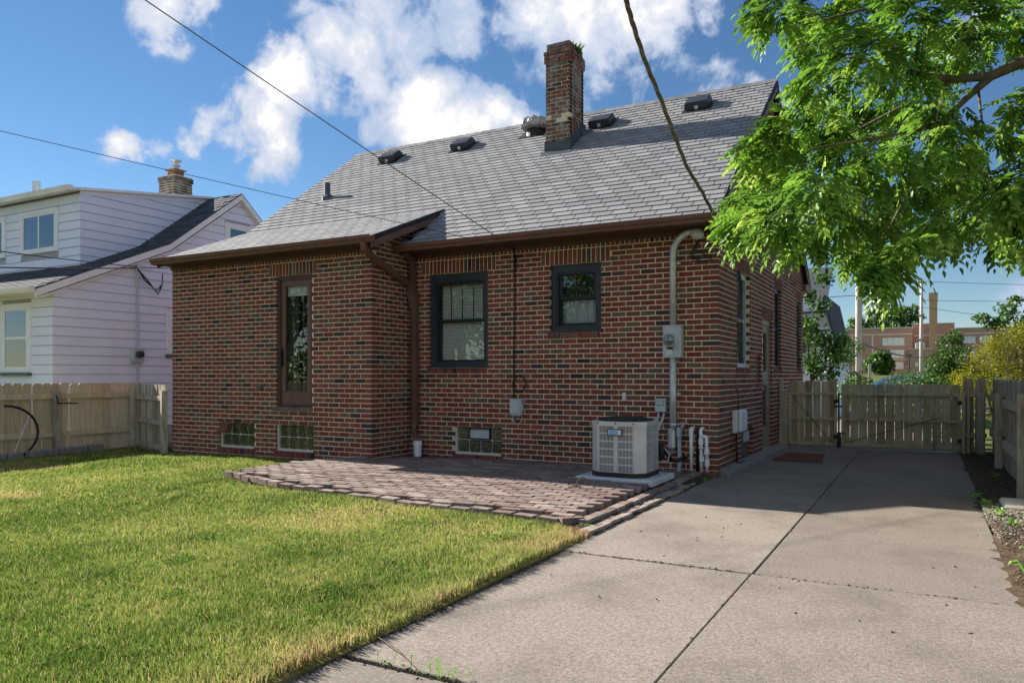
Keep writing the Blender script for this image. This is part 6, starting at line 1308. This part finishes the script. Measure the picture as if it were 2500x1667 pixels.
def grass():
    n0 = 2600000; x = RNG.uniform(-12.2, -0.0, n0); y = RNG.uniform(-8.3, 0.6, n0)
    dx, dy = x-CAM.x, y-CAM.y; D = dx*FW.x+dy*FW.y; lat = dx*RT.x+dy*RT.y
    keep = (D > 2.6) & (np.abs(lat) < D*0.70+0.3)
    dens = 11500*np.clip(4.3/np.maximum(D, 0.1), 0.2, 1.0)**1.7          # blades per square metre
    p = dens/(n0/(12.2*8.9)); keep &= RNG.random(n0) < p
    x, y, D = x[keep], y[keep], D[keep]
    out = inpoly_v(x, y, [(a*1.0, b-0.09 if b < -1 else b+0.1) for a, b in PAT])
    out |= (x > -8.93) & (y > -0.955)
    out |= (x < FX+0.05)
    out |= inpoly_v(x, y, [(-0.36,-3.85),(-0.02,-4.0),(0.1,-4.0),(0.1,0.1),(-0.36,0.1)])
    out |= (x > -0.002-0.03*vnoise(x, y, 9, 5))
    # the return fence panel
    out |= (x < -8.9) & (y > -0.30)
    x, y, D = x[~out], y[~out], D[~out]
    n = len(x); big = vnoise(x, y, 0.9, 1)*0.55+vnoise(x, y, 2.3, 2)*0.3+vnoise(x, y, 6, 3)*0.15; fine = vnoise(x, y, 14, 4)
    thin = (big > 0.60) & (RNG.random(n) < 0.35)
    bare = ((x+6.25)**2/0.22+(y+4.95)**2/0.05 < 1)
    k = ~(thin | (bare & (RNG.random(n) < 0.6))); x, y, D, big, fine, bare = x[k], y[k], D[k], big[k], fine[k], bare[k]; n = len(x)
    edge = np.clip(1-(-x)/0.45, 0, 1)*(0.5+vnoise(x, y, 3, 8))
    h = (0.019+0.017*fine+0.013*RNG.random(n))*(1-0.25*np.clip((big-0.5)*3, 0, 1))*(1+0.25*edge)
    h[RNG.random(n) < 0.012] *= 1.7
    w = (0.0016+0.0014*RNG.random(n))*np.clip(D/4.2, 1, 2.6)
    a = RNG.uniform(0, 2*np.pi, n); lean = RNG.uniform(0.1, 0.9, n)*h; b = RNG.uniform(0, 2*np.pi, n)
    z = lawn_zv(x, y)-0.02
    base = np.stack([x, y, z], 1); sd = np.stack([np.cos(a), np.sin(a), np.zeros(n)], 1)*w[:,None]; ln = np.stack([np.cos(b), np.sin(b), np.zeros(n)], 1)*lean[:,None]; up = np.stack([np.zeros(n), np.zeros(n), h+0.012], 1)
    mid = base+up*0.6+ln*0.35; tip = base+up+ln
    V = np.stack([base-sd, base+sd, mid+sd*0.8, mid-sd*0.8, tip], 1).reshape(-1,3); i0 = np.arange(n)*5
    T_ = np.concatenate([np.stack([i0,i0+1,i0+2],1), np.stack([i0,i0+2,i0+3],1), np.stack([i0+3,i0+2,i0+4],1)], 0)
    tn = np.clip(0.1+0.75*np.clip((big-0.25)*1.3, 0, 1)+RNG.normal(0, 0.19, n)+0.45*edge+0.35*bare-0.1*(fine-0.5), 0, 1)
    tn[RNG.random(n) < 0.07] = RNG.uniform(0.7, 0.92)
    o = npmesh('grass', V, T_, M['grass'], np.concatenate([tn]*3), None, kind='stuff'); tag(o, 'patchy green and straw coloured mown grass of the back lawn', 'grass')
    print('grass blades', n)
grass()
def clover():
    Ps = []
    for _ in range(70):
        D = RNG.uniform(3.2, 9.5); lat = RNG.uniform(-0.62, 0.30)*D; c = np.array([CAM.x+FW.x*D+RT.x*lat, CAM.y+FW.y*D+RT.y*lat])
        if c[0] > -0.35 or c[0] < -10.6 or c[1] > -1.2 or inpoly(c[0], c[1], [(a, b-0.2) for a, b in PAT]): continue
        n = RNG.integers(25, 110); q_ = c+RNG.normal(scale=RNG.uniform(0.04, 0.13), size=(n,2)); Ps.append(q_)
    P = np.concatenate(Ps); P = P[P[:,0] < -0.05]; P3 = np.stack([P[:,0], P[:,1], lawn_zv(P[:,0], P[:,1])+0.012+0.018*RNG.random(len(P))], 1)
    V, F = leaf_quads(P3, 0.017, 0.5, 0.75); o = npmesh('clover', V, F, M['clover'], RNG.random(len(P3)), None, kind='stuff'); tag(o, 'small broad leaved clover patches scattered through the lawn', 'clover')
clover()
def blade_leaf(q, base, ang, l, w, lift, tone_):
    b = Vector(base); d = Vector((math.cos(ang), math.sin(ang), 0)); s = Vector((-d.y, d.x, 0))*w; up = Vector((0,0,1))
    p1 = b+d*l*0.45+up*l*lift; p2 = b+d*l*0.85+up*l*lift*0.95; p3 = b+d*l+up*l*lift*0.7
    q.add([b-s*.2, b+s*.2, p1+s, p1-s, p2+s*.8, p2-s*.8, p3], [(0,1,2,3),(3,2,4,5),(5,4,6)], tone_)
WEEDS = [(2.66,-0.75,0.13,9,'weed clump at the driveway edge where the shade ends'),(2.74,-1.15,0.12,8,'leafy weed beside the flat pale paving stone'),(2.80,-1.75,0.13,9,'broad leafed weed in the middle of the soil strip'),(2.86,-2.2,0.12,7,'small upright weed below the broad leafed one'),(3.0,-1.95,0.09,6,'tiny weed growing close to the right picture edge'),(2.86,-3.25,0.10,5,'lone weed on bare soil in the lower strip'),(2.78,-3.95,0.17,5,'bright pair of dock leaves at the lower right'),
         (-0.02,-0.62,0.10,7,'small green weed where patio meets driveway'),(-0.05,-2.0,0.07,5,'tiny weed beside the sunlit patio kerb'),(-0.12,-3.80,0.09,8,'grass tuft at the front corner of the patio'),(-1.45,-3.35,0.06,7,'weed tuft between sunlit patio bricks'),(-4.6,-1.6,0.05,6,'weed sprouting near the white drain pipe'),(-4.2,-0.45,0.09,8,'dark weed in the shade next to the drain pipe'),(2.98,1.2,0.12,8,'shaded weed at the foot of the right fence'),(1.52,-0.33,0.04,6,'tiny sprout in the shaded driveway joint'),(-6.2,-4.6,0.05,6,'broad weed left of centre in the lawn')]
for (x, y, l, n, lab) in WEEDS:
    q = MB(); zb = 0.03 if x > 2.5 else (lawn_z(x,y)+0.0 if x < -0.2 and not inpoly(x,y,PAT) else (pat_z(x,y)-0.01 if inpoly(x,y,PAT) else 0.0))
    for k in range(n): blade_leaf(q, (x+random.uniform(-.02,.02), y+random.uniform(-.02,.02), zb), 6.28*k/n+random.uniform(-.4,.4), l*0.65*random.uniform(.7,1.15), l*0.085, random.uniform(.35,.9), random.random())
    single('weed', lab, 'weed', q, M['weed'], group='weeds around the driveway and patio')
# weeds and dirt in the driveway joint
q = MB()
for k in range(60):
    f = random.random()**0.7; x = 0.02+0.62*f; y = -6.85+random.uniform(-.03,.03)*(0.5+f)
    if random.random() < 0.55: blade_leaf(q, (x,y,0), random.uniform(0,6.28), random.uniform(.015,.05)*(0.4+f), .002, random.uniform(.6,1.6), random.random())
single('joint_weeds', 'sparse grass growing in the dirty joint at the bottom of the driveway', 'grass', q, M['weed'], kind='stuff')
def pebbles(name, label, n, fn, smin, smax, mat, cat='gravel'):
    V = []; F = []; T_ = []
    ico = [(0,0,1),(.9,0,.2),(.28,.85,.2),(-.72,.53,.2),(-.72,-.53,.2),(.28,-.85,.2),(.2,.1,-.5)]; fi = [(0,1,2),(0,2,3),(0,3,4),(0,4,5),(0,5,1),(6,2,1),(6,3,2),(6,4,3),(6,5,4),(6,1,5)]
    for _ in range(n):
        x, y, z = fn(); s = random.uniform(smin, smax); a = random.uniform(0,6.28); o = len(V); c, d = math.cos(a), math.sin(a); sx, sy, sz = s*random.uniform(.7,1.4), s*random.uniform(.6,1), s*random.uniform(.4,.8); t = random.random()
        for (px,py,pz) in ico: V.append((x+c*px*sx-d*py*sy, y+d*px*sx+c*py*sy, z+pz*sz)); 
        F += [tuple(i+o for i in f) for f in fi]; T_ += [t]*len(fi)
    o = npmesh(name, V, F, mat, T_, None, kind='stuff'); tag(o, label, cat)
pebbles('gravel', 'loose grey gravel on the soil strip by the right fence', 2600, lambda: (random.uniform(2.70,3.25), -1.0-abs(random.gauss(0,0.8)), 0.032), 0.006, 0.017, M['gravel'])
pebbles('debris', 'small dry crumbs of soil and leaf along the driveway joints', 420, lambda: random.choice([(random.uniform(0.0,0.66), -6.85+random.gauss(0,.022), 0.0), (random.uniform(0.05,1.3), -4.57+random.gauss(0,.012), 0.001), (random.uniform(1.3,2.6), -4.58+random.gauss(0,.012), 0.001), (-0.0+abs(random.gauss(0,.02)), random.uniform(-8,-3.6), 0.0), (1.30+random.gauss(0,.01), random.uniform(-7,3), 0.0)]), 0.003, 0.011, M['soil'], 'debris')
pebbles('edge_crumbs', 'crumbly dark soil and clippings along the lawn edge of the driveway', 1500, lambda: (-0.01+abs(random.gauss(0,.018)), random.uniform(-8.2,-3.9), 0.0), 0.002, 0.008, M['soil'], 'soil')
pebbles('soil_litter', 'woody litter scattered over the shaded soil strip', 900, lambda: (random.uniform(2.72,3.1), random.uniform(-5.5,4.0), 0.03), 0.004, 0.016, M['bark'], 'litter')
pebbles('leaf_litter', 'a few scattered seeds and crumbs on the sunny driveway', 46, lambda: (random.uniform(0.2,2.6), random.uniform(-5.5,-1.2), 0.003), 0.006, 0.014, M['bark'], 'litter')
q = MB(); q.tube([(-0.88,-2.35,0.10),(-0.86,-2.34,0.16),(-0.80,-2.33,0.21)], [0.012,0.01,0.004], 6); q.tube([(-0.86,-2.34,0.15),(-0.90,-2.36,0.19)], [0.006,0.003], 5); q.tube([(-0.93,-2.42,0.105),(-0.84,-2.30,0.108)], 0.007, 5); single('dry_twig', 'dry bent twig standing on the sunlit patio bricks', 'twig', q, M['bark'])
q = MB(); q.tube([(-0.03,-6.6,0.012),(0.2,-6.72,0.02),(0.42,-6.86,0.01)], 0.0028, 5); single('grass_stalk', 'thin dry stalk lying over the bottom driveway joint', 'stalk', q, M['bark'])
# garden behind the viewer, mirrored in the window panes
for k, (x, y, s, lab) in enumerate(((-14.5,-16.5,1.0,'leafy garden tree reflected in the large rear window'),(-9.3,-17.5,0.95,'leafy garden tree reflected in the small rear window'),(-20.5,-15,1.15,'leafy garden tree behind the lawn reflected in the storm door'))):
    tree('garden_tree', lab, 'tree', (x,y,-0.1), [(x,y,-0.3,.22),(x+.1,y,2.5,.16),(x,y,5,.08)], branchy((x,y,2.2), [(x-1.6,y,4.6),(x+1.7,y,4.8),(x,y+1.2,5.6)], .09),
         [(x,y,4.2*s,1.6),(x-1.4,y+.3,4.6*s,1.1),(x+1.4,y,4.4*s,1.2),(x+.2,y,5.8*s,1.2),(x-.6,y,3.2*s,1.1),(x+.8,y+.5,3.0*s,0.9),(x-1,y,1.6*s,1.0),(x+1,y,1.5*s,1.0)], 3200, 0.26, M['leaf_dark'], group='garden trees behind the viewer', shell=0.3)
